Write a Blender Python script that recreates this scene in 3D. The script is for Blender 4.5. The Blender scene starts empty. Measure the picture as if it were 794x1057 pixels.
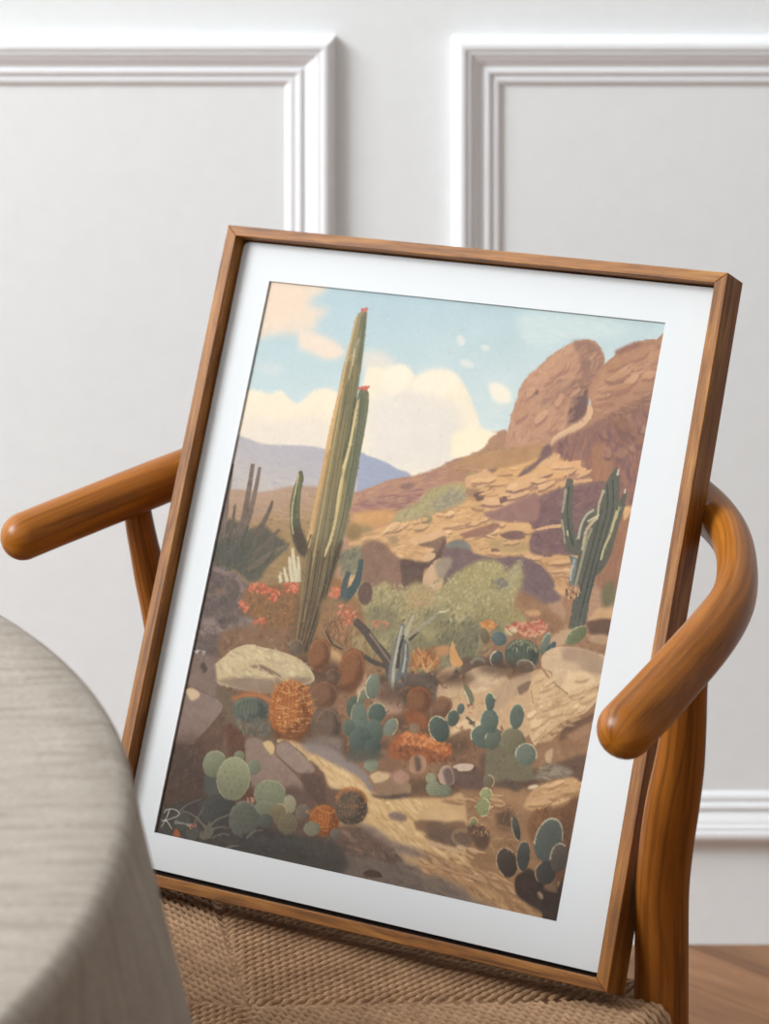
import bpy, math
import numpy as np
from mathutils import Vector, noise as mnoise

# ------------------------------------------------------------------ camera, light, exposure
SC = bpy.context.scene
COL = SC.collection
FPX = 3000.0          # focal length in pixels of the 794 x 1057 frame
CAM_H = 1.245         # camera height above the floor
HOR = -280.0          # row of the horizon: the camera is level and the lens is shifted down

cd = bpy.data.cameras.new('camera')
cam = bpy.data.objects.new('camera', cd)
COL.objects.link(cam)
cam.location = (0, 0, CAM_H)
cam.rotation_euler = (math.pi / 2, 0, 0)
cd.sensor_width = 36.0
cd.lens = FPX / 1057.0 * 36.0
cd.shift_y = (HOR - 528.5) / 1057.0
cd.clip_start = 0.05
cd.dof.use_dof = True
cd.dof.focus_distance = 1.93
cd.dof.aperture_fstop = 11.0
SC.camera = cam

w = bpy.data.worlds.new('world')
SC.world = w
w.use_nodes = True
w.node_tree.nodes['Background'].inputs[0].default_value = (0.86, 0.94, 1.0, 1)
w.node_tree.nodes['Background'].inputs[1].default_value = 0.95

def area(name, loc, target, size, power, col):
    d = bpy.data.lights.new(name, 'AREA')
    d.shape = 'RECTANGLE'
    d.size, d.size_y = size
    d.energy = power
    d.color = col
    o = bpy.data.objects.new(name, d)
    COL.objects.link(o)
    o.location = loc
    o.rotation_euler = (Vector(target) - Vector(loc)).to_track_quat('-Z', 'Y').to_euler()
    return o

area('window_light', (-3.7, 1.0, 3.05), (0.0, 2.2, 0.5), (1.9, 1.7), 300, (0.945, 0.985, 1.0))

SC.view_settings.view_transform = 'Standard'
SC.view_settings.look = 'None'
SC.view_settings.gamma = 1.0
SC.view_settings.use_curve_mapping = False
SC.view_settings.exposure = -0.19

# ------------------------------------------------------------------ helpers
def at(x, y, depth):
    """point at a given distance seen at column x, row y of the frame"""
    return Vector(((x - 397) / FPX * depth, depth, CAM_H - (y - HOR) / FPX * depth))

def lin(c):
    c = np.asarray(c, float) / 255.0
    return np.where(c <= 0.04045, c / 12.92, ((c + 0.055) / 1.055) ** 2.4)

def rgba(c):
    return tuple(float(v) for v in lin(c)) + (1.0,)

def link(name, me, mat=None, parent=None, smooth=True):
    o = bpy.data.objects.new(name, me)
    COL.objects.link(o)
    if mat:
        me.materials.append(mat)
    if smooth and len(me.polygons):
        me.polygons.foreach_set('use_smooth', [True] * len(me.polygons))
    if parent:
        o.parent = parent
        o.matrix_parent_inverse = parent.matrix_world.inverted()
    return o

def tag(o, label=None, cat=None, kind=None):
    if label: o['label'] = label
    if cat: o['category'] = cat
    if kind: o['kind'] = kind
    return o

def empty(name, loc, label, cat):
    o = bpy.data.objects.new(name, None)
    COL.objects.link(o)
    o.location = loc
    o.empty_display_size = 0.05
    bpy.context.view_layer.update()
    return tag(o, label, cat)

def mesh(name, verts, faces, uvs=None):
    me = bpy.data.meshes.new(name)
    me.from_pydata([tuple(v) for v in verts], [], faces)
    if uvs is not None:
        lay = me.uv_layers.new(name='UVMap')
        for p in me.polygons:
            for li, vi in zip(p.loop_indices, p.vertices):
                lay.data[li].uv = uvs[vi]
    me.validate()
    me.update()
    return me

def bevel(o, width, seg=3):
    m = o.modifiers.new('bevel', 'BEVEL')
    m.width = width
    m.segments = seg
    m.limit_method = 'ANGLE'
    m.angle_limit = math.radians(35)
    return m

def catmull(pts, n):
    """resample a polyline of n-dimensional rows as a Catmull-Rom curve with n spans per segment"""
    P = np.asarray(pts, float)
    P = np.vstack([2 * P[0] - P[1], P, 2 * P[-1] - P[-2]])
    out = []
    for i in range(1, len(P) - 2):
        for t in np.arange(n) / n:
            a, b, c, d = P[i - 1], P[i], P[i + 1], P[i + 2]
            out.append(0.5 * (2 * b + (c - a) * t + (2 * a - 5 * b + 4 * c - d) * t * t + (3 * b - a - 3 * c + d) * t ** 3))
    out.append(P[-2])
    return np.array(out)

def loft(name, rows, mat, parent, spans=8, nseg=28, round_start=True, round_end=True, cap=6, up=(0, 0, 1)):
    """rows: x, y, z, ra, rb along a bar; ra in the direction across, rb along 'up'; rounded or flat ends"""
    C = catmull(rows, spans)
    pos, rad = C[:, :3], np.maximum(C[:, 3:5], 1e-4)
    tan = np.gradient(pos, axis=0)
    tan /= np.linalg.norm(tan, axis=1)[:, None]
    secs = []
    up = np.array(up, float)
    def frame(t):
        a = np.cross(t, up); a /= np.linalg.norm(a)
        return a, np.cross(a, t)
    if round_start:
        for k in range(cap, 0, -1):
            ph = k / cap * math.pi / 2
            secs.append((pos[0] - tan[0] * rad[0].mean() * math.sin(ph), tan[0], rad[0] * max(math.cos(ph), 0.02)))
    for p, t, r in zip(pos, tan, rad):
        secs.append((p, t, r))
    if round_end:
        for k in range(1, cap + 1):
            ph = k / cap * math.pi / 2
            secs.append((pos[-1] + tan[-1] * rad[-1].mean() * math.sin(ph), tan[-1], rad[-1] * max(math.cos(ph), 0.02)))
    verts, uvs, s = [], [], 0.0
    for i, (p, t, r) in enumerate(secs):
        a, b = frame(t)
        if i: s += np.linalg.norm(p - secs[i - 1][0])
        for j in range(nseg + 1):
            th = 2 * math.pi * j / nseg
            verts.append(p + a * r[0] * math.cos(th) + b * r[1] * math.sin(th))
            uvs.append((s, j / nseg))
    faces = []
    m = nseg + 1
    for i in range(len(secs) - 1):
        for j in range(nseg):
            faces.append((i * m + j, i * m + j + 1, (i + 1) * m + j + 1, (i + 1) * m + j))
    n = len(verts)
    faces.append(tuple(range(nseg - 1, -1, -1)))
    faces.append(tuple(n - m + j for j in range(nseg)))
    me = mesh(name, verts, faces, uvs)
    return link(name, me, mat, parent)

def box_from(name, c, mat, parent=None, bev=0.0):
    """c: eight corners, four of one face in order then the four opposite"""
    faces = [(0, 1, 2, 3), (7, 6, 5, 4), (0, 4, 5, 1), (1, 5, 6, 2), (2, 6, 7, 3), (3, 7, 4, 0)]
    import bmesh
    me = mesh(name, c, faces)
    bm = bmesh.new(); bm.from_mesh(me)
    bmesh.ops.recalc_face_normals(bm, faces=bm.faces)
    bm.to_mesh(me); bm.free()
    o = link(name, me, mat, parent, smooth=False)
    if bev: bevel(o, bev)
    return o

# ------------------------------------------------------------------ materials
class NT:
    def __init__(self, name):
        self.m = bpy.data.materials.new(name)
        self.m.use_nodes = True
        self.t = self.m.node_tree
        self.b = self.t.nodes['Principled BSDF']
    def n(self, kind, **kw):
        nd = self.t.nodes.new(kind)
        for k, v in kw.items():
            if k in nd.inputs: nd.inputs[k].default_value = v
            else: setattr(nd, k, v)
        return nd
    def l(self, a, b):
        self.t.links.new(a, b)
    def ramp(self, fac, stops):
        r = self.n('ShaderNodeValToRGB')
        e = r.color_ramp.elements
        e[0].position, e[0].color = stops[0][0], rgba(stops[0][1])
        e[1].position, e[1].color = stops[-1][0], rgba(stops[-1][1])
        for p, c in stops[1:-1]:
            k = e.new(p); k.color = rgba(c)
        self.l(fac, r.inputs[0])
        return r.outputs[0]
    def mapping(self, src, scale, rot=(0, 0, 0)):
        tc = self.n('ShaderNodeTexCoord')
        mp = self.n('ShaderNodeMapping')
        mp.inputs['Scale'].default_value = scale
        mp.inputs['Rotation'].default_value = rot
        self.l(tc.outputs[src], mp.inputs[0])
        return mp.outputs[0]
    def noise(self, vec, scale, detail=4, rough=0.6, dist=0.0):
        nz = self.n('ShaderNodeTexNoise')
        nz.inputs['Scale'].default_value = scale
        nz.inputs['Detail'].default_value = detail
        nz.inputs['Roughness'].default_value = rough
        nz.inputs['Distortion'].default_value = dist
        self.l(vec, nz.inputs['Vector'])
        return nz.outputs[0]
    def mix(self, a, b, fac, mode='MIX'):
        x = self.n('ShaderNodeMix', data_type='RGBA', blend_type=mode)
        for sock, v in ((x.inputs[6], a), (x.inputs[7], b), (x.inputs[0], fac)):
            if hasattr(v, 'is_linked'): self.l(v, sock)
            elif isinstance(v, (int, float)): sock.default_value = v
            else: sock.default_value = rgba(v)
        return x.outputs[2]
    def bump(self, h, strength, dist=0.001):
        bp = self.n('ShaderNodeBump')
        bp.inputs['Strength'].default_value = strength
        bp.inputs['Distance'].default_value = dist
        self.l(h, bp.inputs['Height'])
        self.l(bp.outputs[0], self.b.inputs['Normal'])

def plain(name, col, rough=0.6):
    k = NT(name)
    k.b.inputs['Base Color'].default_value = rgba(col)
    k.b.inputs['Roughness'].default_value = rough
    return k.m

def wood(name, dark, mid, light, rough, src, along, across, wave=0.0):
    """wood with grain running along the first texture axis"""
    k = NT(name)
    v = k.mapping(src, (along, across, across))
    g1 = k.noise(v, 1.0, 5, 0.65, 0.6)
    c = k.ramp(g1, [(0.30, dark), (0.50, mid), (0.72, light)])
    v2 = k.mapping(src, (along * 0.9, across * 7, across * 7))
    g2 = k.noise(v2, 1.0, 3, 0.7)
    f = k.ramp(g2, [(0.33, (90, 90, 90)), (0.52, (255, 255, 255))])
    c = k.mix(c, f, 0.5, 'MULTIPLY')
    if wave:
        wv = k.n('ShaderNodeTexWave', wave_type='BANDS', bands_direction='Y')
        wv.inputs['Scale'].default_value = wave
        wv.inputs['Distortion'].default_value = 6.0
        wv.inputs['Detail'].default_value = 2.0
        wv.inputs['Detail Scale'].default_value = 2.5
        k.l(k.mapping(src, (0.9, 1, 1)), wv.inputs['Vector'])
        f2 = k.ramp(wv.outputs[0], [(0.0, (120, 104, 88)), (0.4, (255, 255, 255)), (1.0, (255, 255, 255))])
        c = k.mix(c, f2, 0.4, 'MULTIPLY')
    k.l(c, k.b.inputs['Base Color'])
    k.b.inputs['Roughness'].default_value = rough
    k.b.inputs['Specular IOR Level'].default_value = 0.3
    k.bump(g2, 0.12, 0.0006)
    return k.m

M_CHAIR = wood('chair_wood', (112, 62, 16), (156, 92, 26), (180, 114, 42), 0.33, 'UV', 5.0, 5.0)
M_LEG = wood('chair_leg_wood', (118, 64, 16), (150, 88, 28), (168, 104, 40), 0.42, 'UV', 4.0, 3.0, 3.0)
M_FRAME = wood('frame_wood', (90, 50, 14), (144, 90, 34), (176, 122, 56), 0.50, 'UV', 14.0, 160.0)

k = NT('wall_paint')
nz = k.noise(k.mapping('Object', (1, 1, 1)), 55, 5, 0.6)
k.l(k.ramp(nz, [(0.3, (235, 237, 238)), (0.7, (238, 240, 241))]), k.b.inputs['Base Color'])
k.b.inputs['Roughness'].default_value = 0.55
k.bump(nz, 0.12, 0.002)
M_WALL = k.m
k = NT('trim_paint')
nz = k.noise(k.mapping('Object', (1, 1, 1)), 40, 3, 0.5)
k.b.inputs['Base Color'].default_value = rgba((239, 240, 242))
k.b.inputs['Roughness'].default_value = 0.42
k.bump(nz, 0.05, 0.002)
M_TRIM = k.m

k = NT('mat_board')
nz = k.noise(k.mapping('Object', (1, 1, 1)), 700, 2, 0.6)
k.b.inputs['Base Color'].default_value = rgba((202, 203, 204))
k.b.inputs['Roughness'].default_value = 0.8
k.bump(nz, 0.04, 0.0003)
M_MAT = k.m
M_BACK = plain('backing_board', (30, 18, 12), 0.8)

M_WALL_FAR = plain('wall_fill_cut_grey', (166, 160, 154), 0.7)  # grey chosen to cut the light bounced by the unseen right wall
M_WALL_FRONT = plain('wall_fill_bounce_grey', (206, 205, 203), 0.7)  # grey chosen for how much fill the unseen front wall returns

# oak herringbone floor
k = NT('floor_wood')
at_ = k.n('ShaderNodeAttribute', attribute_name='plank')
v = k.n('ShaderNodeUVMap')
mp = k.n('ShaderNodeMapping'); mp.inputs['Scale'].default_value = (2.5, 26, 1)
k.l(v.outputs[0], mp.inputs[0])
g = k.noise(mp.outputs[0], 1.0, 5, 0.65, 0.5)
c = k.ramp(g, [(0.3, (118, 80, 52)), (0.5, (154, 110, 76)), (0.72, (184, 140, 102))])
c = k.mix(c, k.ramp(at_.outputs['Fac'], [(0.0, (170, 160, 152)), (1.0, (255, 250, 242))]), 0.8, 'MULTIPLY')
k.l(c, k.b.inputs['Base Color'])
k.b.inputs['Roughness'].default_value = 0.45
M_FLOOR = k.m

# undyed linen
k = NT('linen')
vu = k.mapping('UV', (1, 1, 1))
slub = k.noise(k.mapping('UV', (20, 120, 1), (0, 0, 0.10)), 1.0, 4, 0.65)
fine = k.noise(k.mapping('UV', (260, 420, 1)), 1.0, 2, 0.6)
c = k.ramp(slub, [(0.25, (138, 126, 113)), (0.48, (168, 157, 145)), (0.72, (180, 170, 159))])
c = k.mix(c, k.ramp(fine, [(0.3, (205, 203, 200)), (0.7, (255, 255, 255))]), 0.6, 'MULTIPLY')
k.l(c, k.b.inputs['Base Color'])
k.b.inputs['Roughness'].default_value = 0.9
k.bump(k.mix(slub, fine, 0.5), 0.5, 0.002)
M_LINEN = k.m

# paper cord
k = NT('paper_cord')
oc = k.mapping('Object', (1, 1, 1))
n1 = k.noise(oc, 60, 3, 0.6)
n2 = k.noise(oc, 900, 2, 0.6)
c = k.ramp(n1, [(0.3, (172, 134, 100)), (0.7, (200, 160, 122))])
c = k.mix(c, k.ramp(n2, [(0.3, (190, 184, 176)), (0.7, (255, 255, 255))]), 0.7, 'MULTIPLY')
k.l(c, k.b.inputs['Base Color'])
k.b.inputs['Roughness'].default_value = 0.75
M_CORD = k.m
M_TABLE = wood('table_wood', (104, 70, 44), (140, 98, 64), (160, 118, 80), 0.5, 'Object', 4.0, 40.0)

# ------------------------------------------------------------------ the room
WALL_Y = CAM_H * FPX / (975 - HOR)
def slab(name, lo, hi, mat):
    x0, y0, z0 = lo; x1, y1, z1 = hi
    c = [(x0, y0, z0), (x1, y0, z0), (x1, y1, z0), (x0, y1, z0), (x0, y0, z1), (x1, y0, z1), (x1, y1, z1), (x0, y1, z1)]
    return tag(box_from(name, c, mat), kind='structure')
slab('ceiling', (-3.2, -1.6, 3.9), (3.2, WALL_Y + 0.12, 4.0), M_WALL)
slab('wall_right', (3.2, -1.6, 0.0), (3.3, WALL_Y + 0.12, 3.9), M_WALL_FAR)  # out of view, added to block world light from the right
slab('wall_front', (-3.2, -1.75, 0.0), (3.3, -1.6, 3.9), M_WALL_FRONT)  # behind the camera, added to keep frontal world light out
slab('wall_back', (-3.2, WALL_Y, 0.0), (3.2, WALL_Y + 0.12, 3.9), M_WALL)

def floor():
    # herringbone blocks, one flat face each with a hairline gap, over a dark bed
    L, W = 0.42, 0.07
    rng = np.random.default_rng(4)
    verts, faces, uvs, tone = [], [], [], []
    r = math.radians(45)
    ca, sa = math.cos(r), math.sin(r)
    def block(u, v, du, dv, horiz):
        b = len(verts)
        g = 0.0006
        q = [(u + g, v + g), (u + du - g, v + g), (u + du - g, v + dv - g), (u + g, v + dv - g)]
        o = rng.random(2) * 9
        for (a, c_) in q:
            x, y = ca * a - sa * c_, sa * a + ca * c_ + 1.6
            verts.append((x, y, 0.0))
            a2, c2 = a - u, c_ - v
            uvs.append((o[0] + (a2 if horiz else c2), o[1] + (c2 if horiz else a2)))
            tone.append(0)
        t = rng.random()
        for i in range(4): tone[b + i] = t
        faces.append((b, b + 1, b + 2, b + 3))
    n = int(L / W)
    for i in range(-90, 91):
        for j in range(-12, 13):
            u, v = i * W + j * L, i * W - j * L
            x, y = ca * u - sa * v, sa * u + ca * v + 1.6
            if -3.8 < x < 3.8 and -1.6 < y < WALL_Y + 0.02:
                block(u, v, L, W, True)
                block(u, v + W, W, L, False)
    keep_v = np.array(verts)
    me = mesh('floor', keep_v, faces, uvs)
    at2 = me.attributes.new('plank', 'FLOAT', 'POINT')
    at2.data.foreach_set('value', tone[:len(me.vertices)])
    return tag(link('floor', me, M_FLOOR, smooth=False), kind='structure')
floor()
slab('floor', (-3.2, -1.6, -0.08), (3.2, WALL_Y + 0.1, -0.0008), plain('floor_gap', (70, 46, 30), 0.7))

def moulding(name, x0, x1, z0, z1):
    px = 1.0 / 1014.5
    prof = [(0, 0), (1.2, 6), (3, 10.5), (5.5, 13.8), (8.5, 15.4), (12, 15.6), (14.5, 14.6), (15.3, 13.0), (16.2, 12.6), (17, 13.5), (19, 13.1), (20, 11.4), (20.6, 10.4),
            (22, 10.6), (25, 9.4), (29, 6.6), (32, 5.0), (33.6, 4.4), (34.1, 6.2), (36, 7.0), (38.8, 6.6), (40.3, 5.2), (41, 3.4), (42.3, 3.2), (43.8, 4.3), (47, 4.3), (49.5, 3.0), (51, 1.4), (52.5, 0)]
    verts, faces = [], []
    for d, h in prof:
        d *= px; h *= 0.001
        for x, z in ((x0 + d, z0 + d), (x1 - d, z0 + d), (x1 - d, z1 - d), (x0 + d, z1 - d)):
            verts.append((x, WALL_Y - h, z))
    for i in range(len(prof) - 1):
        for j in range(4):
            a, b = i * 4 + j, i * 4 + (j + 1) % 4
            faces.append((b, a, a + 4, b + 4))
    o = link(name, mesh(name, verts, faces), M_TRIM, smooth=False)
    return tag(o, kind='structure')
Z_TOP = CAM_H - (36.5 - HOR) / FPX * WALL_Y
Z_BOT = CAM_H - (868 - HOR) / FPX * WALL_Y
moulding('trim_1', (346.5 - 397) / FPX * WALL_Y - 1.15, (346.5 - 397) / FPX * WALL_Y, Z_BOT, Z_TOP)
moulding('trim_2', (467 - 397) / FPX * WALL_Y, (467 - 397) / FPX * WALL_Y + 1.15, Z_BOT, Z_TOP)
# ------------------------------------------------------------------ the chair
SEAT_Z = CAM_H - 0.797
chair = empty('wishbone_chair', (-0.07, 1.83, 0.0),
              'golden brown wooden armchair with a curved arm rail and woven cord seat', 'chair')

RR = np.array([0.1745, 1.832])      # seat corners in plan: rear right, rear left, front left, front right
RL = np.array([-0.146, 2.150])
FL = np.array([-0.435, 1.880])
FR = np.array([-0.066, 1.512])
CC = np.array([-0.0850, 1.829])     # where the four weaves meet

# arm rail: one bent bar from the left hand end round the back to the right hand end
rail_px = [(24.5, 553.5, 2.09, .0168, .0168), (55, 541, 2.105, .0170, .0168), (90, 527, 2.12, .0172, .0168), (150, 503, 2.142, .0172, .0168), (182, 490.5, 2.157, .017, .0168),
           (240, 469, 2.178, .016, .0168), (300, 455, 2.187, .015, .017), (376, 447, 2.180, .0145, .0175), (469, 448, 2.150, .0145, .018), (562, 461, 2.095, .0145, .018),
           (646, 484, 2.030, .0145, .0178), (698, 505, 1.992, .0145, .0175), (730, 526, 1.955, .0138, .0172), (753, 553, 1.915, .0130, .0165), (761, 583, 1.873, .0130, .0158),
           (757, 619, 1.828, .0140, .0158), (734, 655, 1.787, .0165, .0162), (698, 697, 1.745, .0170, .0166), (670, 728, 1.715, .0172, .0168), (646, 753, 1.692, .0170, .0166)]
rows = [tuple(at(x, y, d)) + (ra, rb) for x, y, d, ra, rb in rail_px]
loft('arm_rail', rows, M_CHAIR, chair, spans=8, nseg=36, cap=10)

def leg(pts, rows_px=True):
    rows = []
    for p in pts:
        if rows_px:
            x, y, d, wpx = p
            r = wpx / 2 / FPX * d
            rows.append(tuple(at(x, y, d)) + (r, r * 0.92))
        else:
            rows.append(p)
    return loft('leg', rows, M_LEG, chair, spans=8, nseg=28, round_start=False, round_end=False, up=(0, 1, 0))

zf = lambda d: HOR + CAM_H * FPX / d     # row where the floor is at depth d
leg([(714, 684, 1.775, 36), (709, 716, 1.782, 43), (706, 752, 1.79, 47), (701.5, 790, 1.80, 52), (694.5, 830, 1.81, 56), (688.5, 870, 1.82, 56),
     (684, 920, 1.83, 55.5), (683, 1000, 1.836, 56), (683, 1060, 1.836, 56), (684, 1250, 1.836, 50), (685, zf(1.836), 1.836, 42)])
leg([(140, 512, 2.146, 27), (144, 540, 2.15, 29.5), (149, 565, 2.15, 31), (156, 597, 2.152, 34), (165, 631, 2.155, 38), (178, 690, 2.156, 44),
     (188, 750, 2.157, 47), (193, 820, 2.157, 48), (193, 950, 2.157, 46), (193, 1250, 2.157, 40), (193, zf(2.157), 2.157, 36)])
for P, out in ((FL, (-1, 1)), (FR, (1, -1))):
    x, y = P
    leg([(x, y, SEAT_Z + 0.016, .015, .015), (x, y, SEAT_Z - 0.02, .0175, .0175), (x, y, SEAT_Z - 0.15, .018, .018), (x, y, 0.15, .0155, .0155), (x, y, 0.0, .0125, .0125)], False)

def dowel(name, A, B, r0, r1):
    A, B = np.array(A, float), np.array(B, float)
    rows = [tuple(A + (B - A) * t) + (r, r) for t, r in ((0, r0), (0.25, (r0 + r1) / 2), (0.5, r1), (0.75, (r0 + r1) / 2), (1, r0))]
    return loft(name, rows, M_CHAIR, chair, spans=4, nseg=16, round_start=False, round_end=False, up=(0.01, 0.02, 1))
for A, B, z in ((RR, FR, 0.22), (RL, FL, 0.22), (FR, FL, 0.27), (RR, RL, 0.25)):
    dowel('stretcher', (A[0], A[1], z), (B[0], B[1], z), .009, .0115)

# the Y shaped back splat, between the rear seat rail and the arm rail
def splat():
    mid = (RR + RL) / 2
    bot = np.array([mid[0] + .012, mid[1] + .012, SEAT_Z - 0.012])
    top = np.array(at(440, 447, 2.163)) + np.array([0, 0, -0.008])
    u = np.array([RR[0] - RL[0], RR[1] - RL[1], 0.0]); u /= np.linalg.norm(u)
    upv = top - bot
    nrm = np.cross(u, upv); nrm /= np.linalg.norm(nrm)
    half = [(0.0, 0.030), (0.2, 0.024), (0.42, 0.021), (0.55, 0.024), (0.68, 0.036), (0.82, 0.058), (0.93, 0.077), (1.0, 0.086)]
    inner = [(1.0, 0.062), (0.9, 0.047), (0.78, 0.024), (0.66, 0.007), (0.62, 0.0)]
    pr = catmull(half, 5); pi = catmull(inner, 5)
    out = [(-x, t) for t, x in pr[::-1]] + [(x, t) for t, x in pr] + [(x, t) for t, x in pi] + [(-x, t) for t, x in pi[::-1][1:]]
    n = len(out)
    verts = []
    for s in (-0.0045, 0.0045):
        for x, t in out:
            bow = 0.018 * math.sin(math.pi * min(max(t, 0), 1))
            verts.append(bot + upv * t + u * x + nrm * (s - bow * 0))
    faces = [(i, (i + 1) % n, (i + 1) % n + n, i + n) for i in range(n)]
    import bmesh
    bm = bmesh.new()
    vs = [bm.verts.new(v) for v in verts]
    for f in faces: bm.faces.new([vs[i] for i in f])
    for lo in (0, n):
        ng = bm.faces.new([vs[lo + i] for i in range(n)])
    bmesh.ops.recalc_face_normals(bm, faces=bm.faces)
    me = bpy.data.meshes.new('back_splat'); bm.to_mesh(me); bm.free()
    link('back_splat', me, plain('splat_wood', (160, 88, 28), 0.4), chair, smooth=False)
splat()

# woven seat: twisted cords lying side by side, each wrapped over its rail and running in to the seam
def seat():
    V, F = [], []
    base = 0
    pitch = 0.0056
    TWIST = 0.0140
    rr = 0.0125
    rng = np.random.default_rng(7)
    def sag(p):
        d = min(1.0, np.linalg.norm(p - CC) / 0.26)
        return -0.004 * (1 - d * d)
    NV = 8
    th = np.arange(NV) / NV * 2 * math.pi
    for P, Q in ((RL, RR), (RR, FR), (FR, FL), (FL, RL)):
        e = Q - P; Ln = np.linalg.norm(e); e = e / Ln
        inn = np.array([-e[1], e[0]])
        if (CC - P) @ inn < 0: inn = -inn
        cs = (CC - P) @ e; ch = (CC - P) @ inn
        n = int((Ln - 0.016) / pitch)
        for k in range(n):
            s = 0.008 + (k + 0.5) * (Ln - 0.016) / n
            dep = ch * (s / cs if s < cs else (Ln - s) / (Ln - cs))
            # centre line: under the rail, round it, then flat in to the seam
            path = []
            for a in np.linspace(-math.pi * 0.75, 0, 13):
                path.append((-rr * -math.sin(a) * 1.0, rr * (math.cos(a) - 1)))
            x0, npt = 0.0, max(2, int(dep / 0.0016))
            for t in np.linspace(0, 1, npt)[1:]:
                path.append((dep * t, 0.0))
            pts = []
            for q, (din, dz) in enumerate(path):
                p2 = P + e * s + inn * din
                lift = 0.0
                if din > 0:
                    lift = sag(p2) - 0.0022 * math.exp(-((dep - din) / 0.004) ** 2)
                pts.append((p2[0], p2[1], SEAT_Z + dz + lift - 0.0031))
            pts = np.array(pts)
            tan = np.gradient(pts, axis=0); tan /= np.linalg.norm(tan, axis=1)[:, None]
            ee = np.array([e[0], e[1], 0.0])
            bb = np.cross(tan, ee)
            arc = np.r_[0, np.cumsum(np.linalg.norm(np.diff(pts, axis=0), axis=1))]
            ph = rng.random() * 0.6 + k * 0.9
            m = len(pts)
            ring = np.empty((m, NV, 3))
            for j in range(NV):
                a = th[j]
                rot = 2 * math.pi * arc / TWIST + ph
                # two plies: a peanut shaped section that turns along the cord
                rad = 0.00225 + 0.00082 * np.cos(2 * (a - rot))
                ring[:, j] = pts + ee * (rad * math.cos(a))[:, None] + bb * (rad * math.sin(a))[:, None]
            V.append(ring.reshape(-1, 3))
            i = np.arange(m - 1)[:, None] * NV
            j = np.arange(NV)[None, :]
            j2 = (j + 1) % NV
            f = np.stack([i + j, i + j2, i + NV + j2, i + NV + j], -1).reshape(-1, 4) + base
            F.append(f)
            base += m * NV
    V = np.vstack(V); F = np.vstack(F)
    # dark core under the cords
    core = []
    for z in (SEAT_Z - 0.0035, SEAT_Z - 0.021):
        for c in (RR, RL, FL, FR):
            core.append((c[0], c[1], z))
    for z in (SEAT_Z - 0.0078, SEAT_Z - 0.021):
        core.append((CC[0], CC[1], z))
    b = len(V)
    V = np.vstack([V, np.array(core)])
    me = bpy.data.meshes.new('seat')
    nf = len(F)
    extra = [(b + i, b + (i + 1) % 4, b + 8) for i in range(4)] + [(b + 4 + (i + 1) % 4, b + 4 + i, b + 9) for i in range(4)]
    quads = [(b + i, b + 4 + i, b + 4 + (i + 1) % 4, b + (i + 1) % 4) for i in range(4)]
    loops = np.concatenate([F.ravel(), np.array(quads).ravel(), np.array(extra).ravel()])
    sizes = np.array([4] * (nf + 4) + [3] * 8)
    starts = np.r_[0, np.cumsum(sizes)[:-1]]
    me.vertices.add(len(V)); me.vertices.foreach_set('co', V.ravel())
    me.loops.add(len(loops)); me.loops.foreach_set('vertex_index', loops)
    me.polygons.add(len(sizes)); me.polygons.foreach_set('loop_start', starts); me.polygons.foreach_set('loop_total', sizes)
    me.update(calc_edges=True); me.validate()
    o = link('seat', me, M_CORD, chair)
    tag(o, 'light brown twisted paper cord woven seat')
seat()

# ------------------------------------------------------------------ table under its cloth
TX, TY, TR = -0.722, 1.300, 0.607
TZ = CAM_H - 0.497
table = empty('round_table', (TX, TY, 0), 'round wooden table hidden under the beige linen cloth beside the chair', 'table')
def disc(name, rows, mat, parent, n=64, cx=TX, cy=TY):
    verts, faces = [], []
    for r, z in rows:
        for j in range(n):
            a = 2 * math.pi * j / n
            verts.append((cx + r * math.cos(a), cy + r * math.sin(a), z))
    for i in range(len(rows) - 1):
        for j in range(n):
            faces.append((i * n + j, i * n + (j + 1) % n, (i + 1) * n + (j + 1) % n, (i + 1) * n + j))
    faces.append(tuple(range(n - 1, -1, -1)))
    faces.append(tuple((len(rows) - 1) * n + j for j in range(n)))
    return link(name, mesh(name, verts, faces), mat, parent, smooth=False)
disc('tabletop', [(0.55, TZ - 0.031), (TR - 0.012, TZ - 0.029), (TR - 0.006, TZ - 0.022), (TR - 0.006, TZ - 0.009), (TR - 0.012, TZ - 0.004), (0.3, TZ - 0.003)], M_TABLE, table)
disc('pedestal', [(0.05, 0.05), (0.045, 0.2), (0.04, 0.45), (0.05, 0.62), (0.09, TZ - 0.031)], M_TABLE, table, 32)
for kf in range(4):
    a = math.pi / 4 + kf * math.pi / 2
    dx, dy = math.cos(a), math.sin(a)
    rows = [(TX + dx * 0.03, TY + dy * 0.03, 0.11, .022, .03), (TX + dx * 0.16, TY + dy * 0.16, 0.09, .022, .024), (TX + dx * 0.30, TY + dy * 0.30, 0.045, .02, .018), (TX + dx * 0.36, TY + dy * 0.36, 0.018, .018, .018)]
    loft('leg', rows, M_TABLE, table, spans=5, nseg=14, round_start=False)

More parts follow.
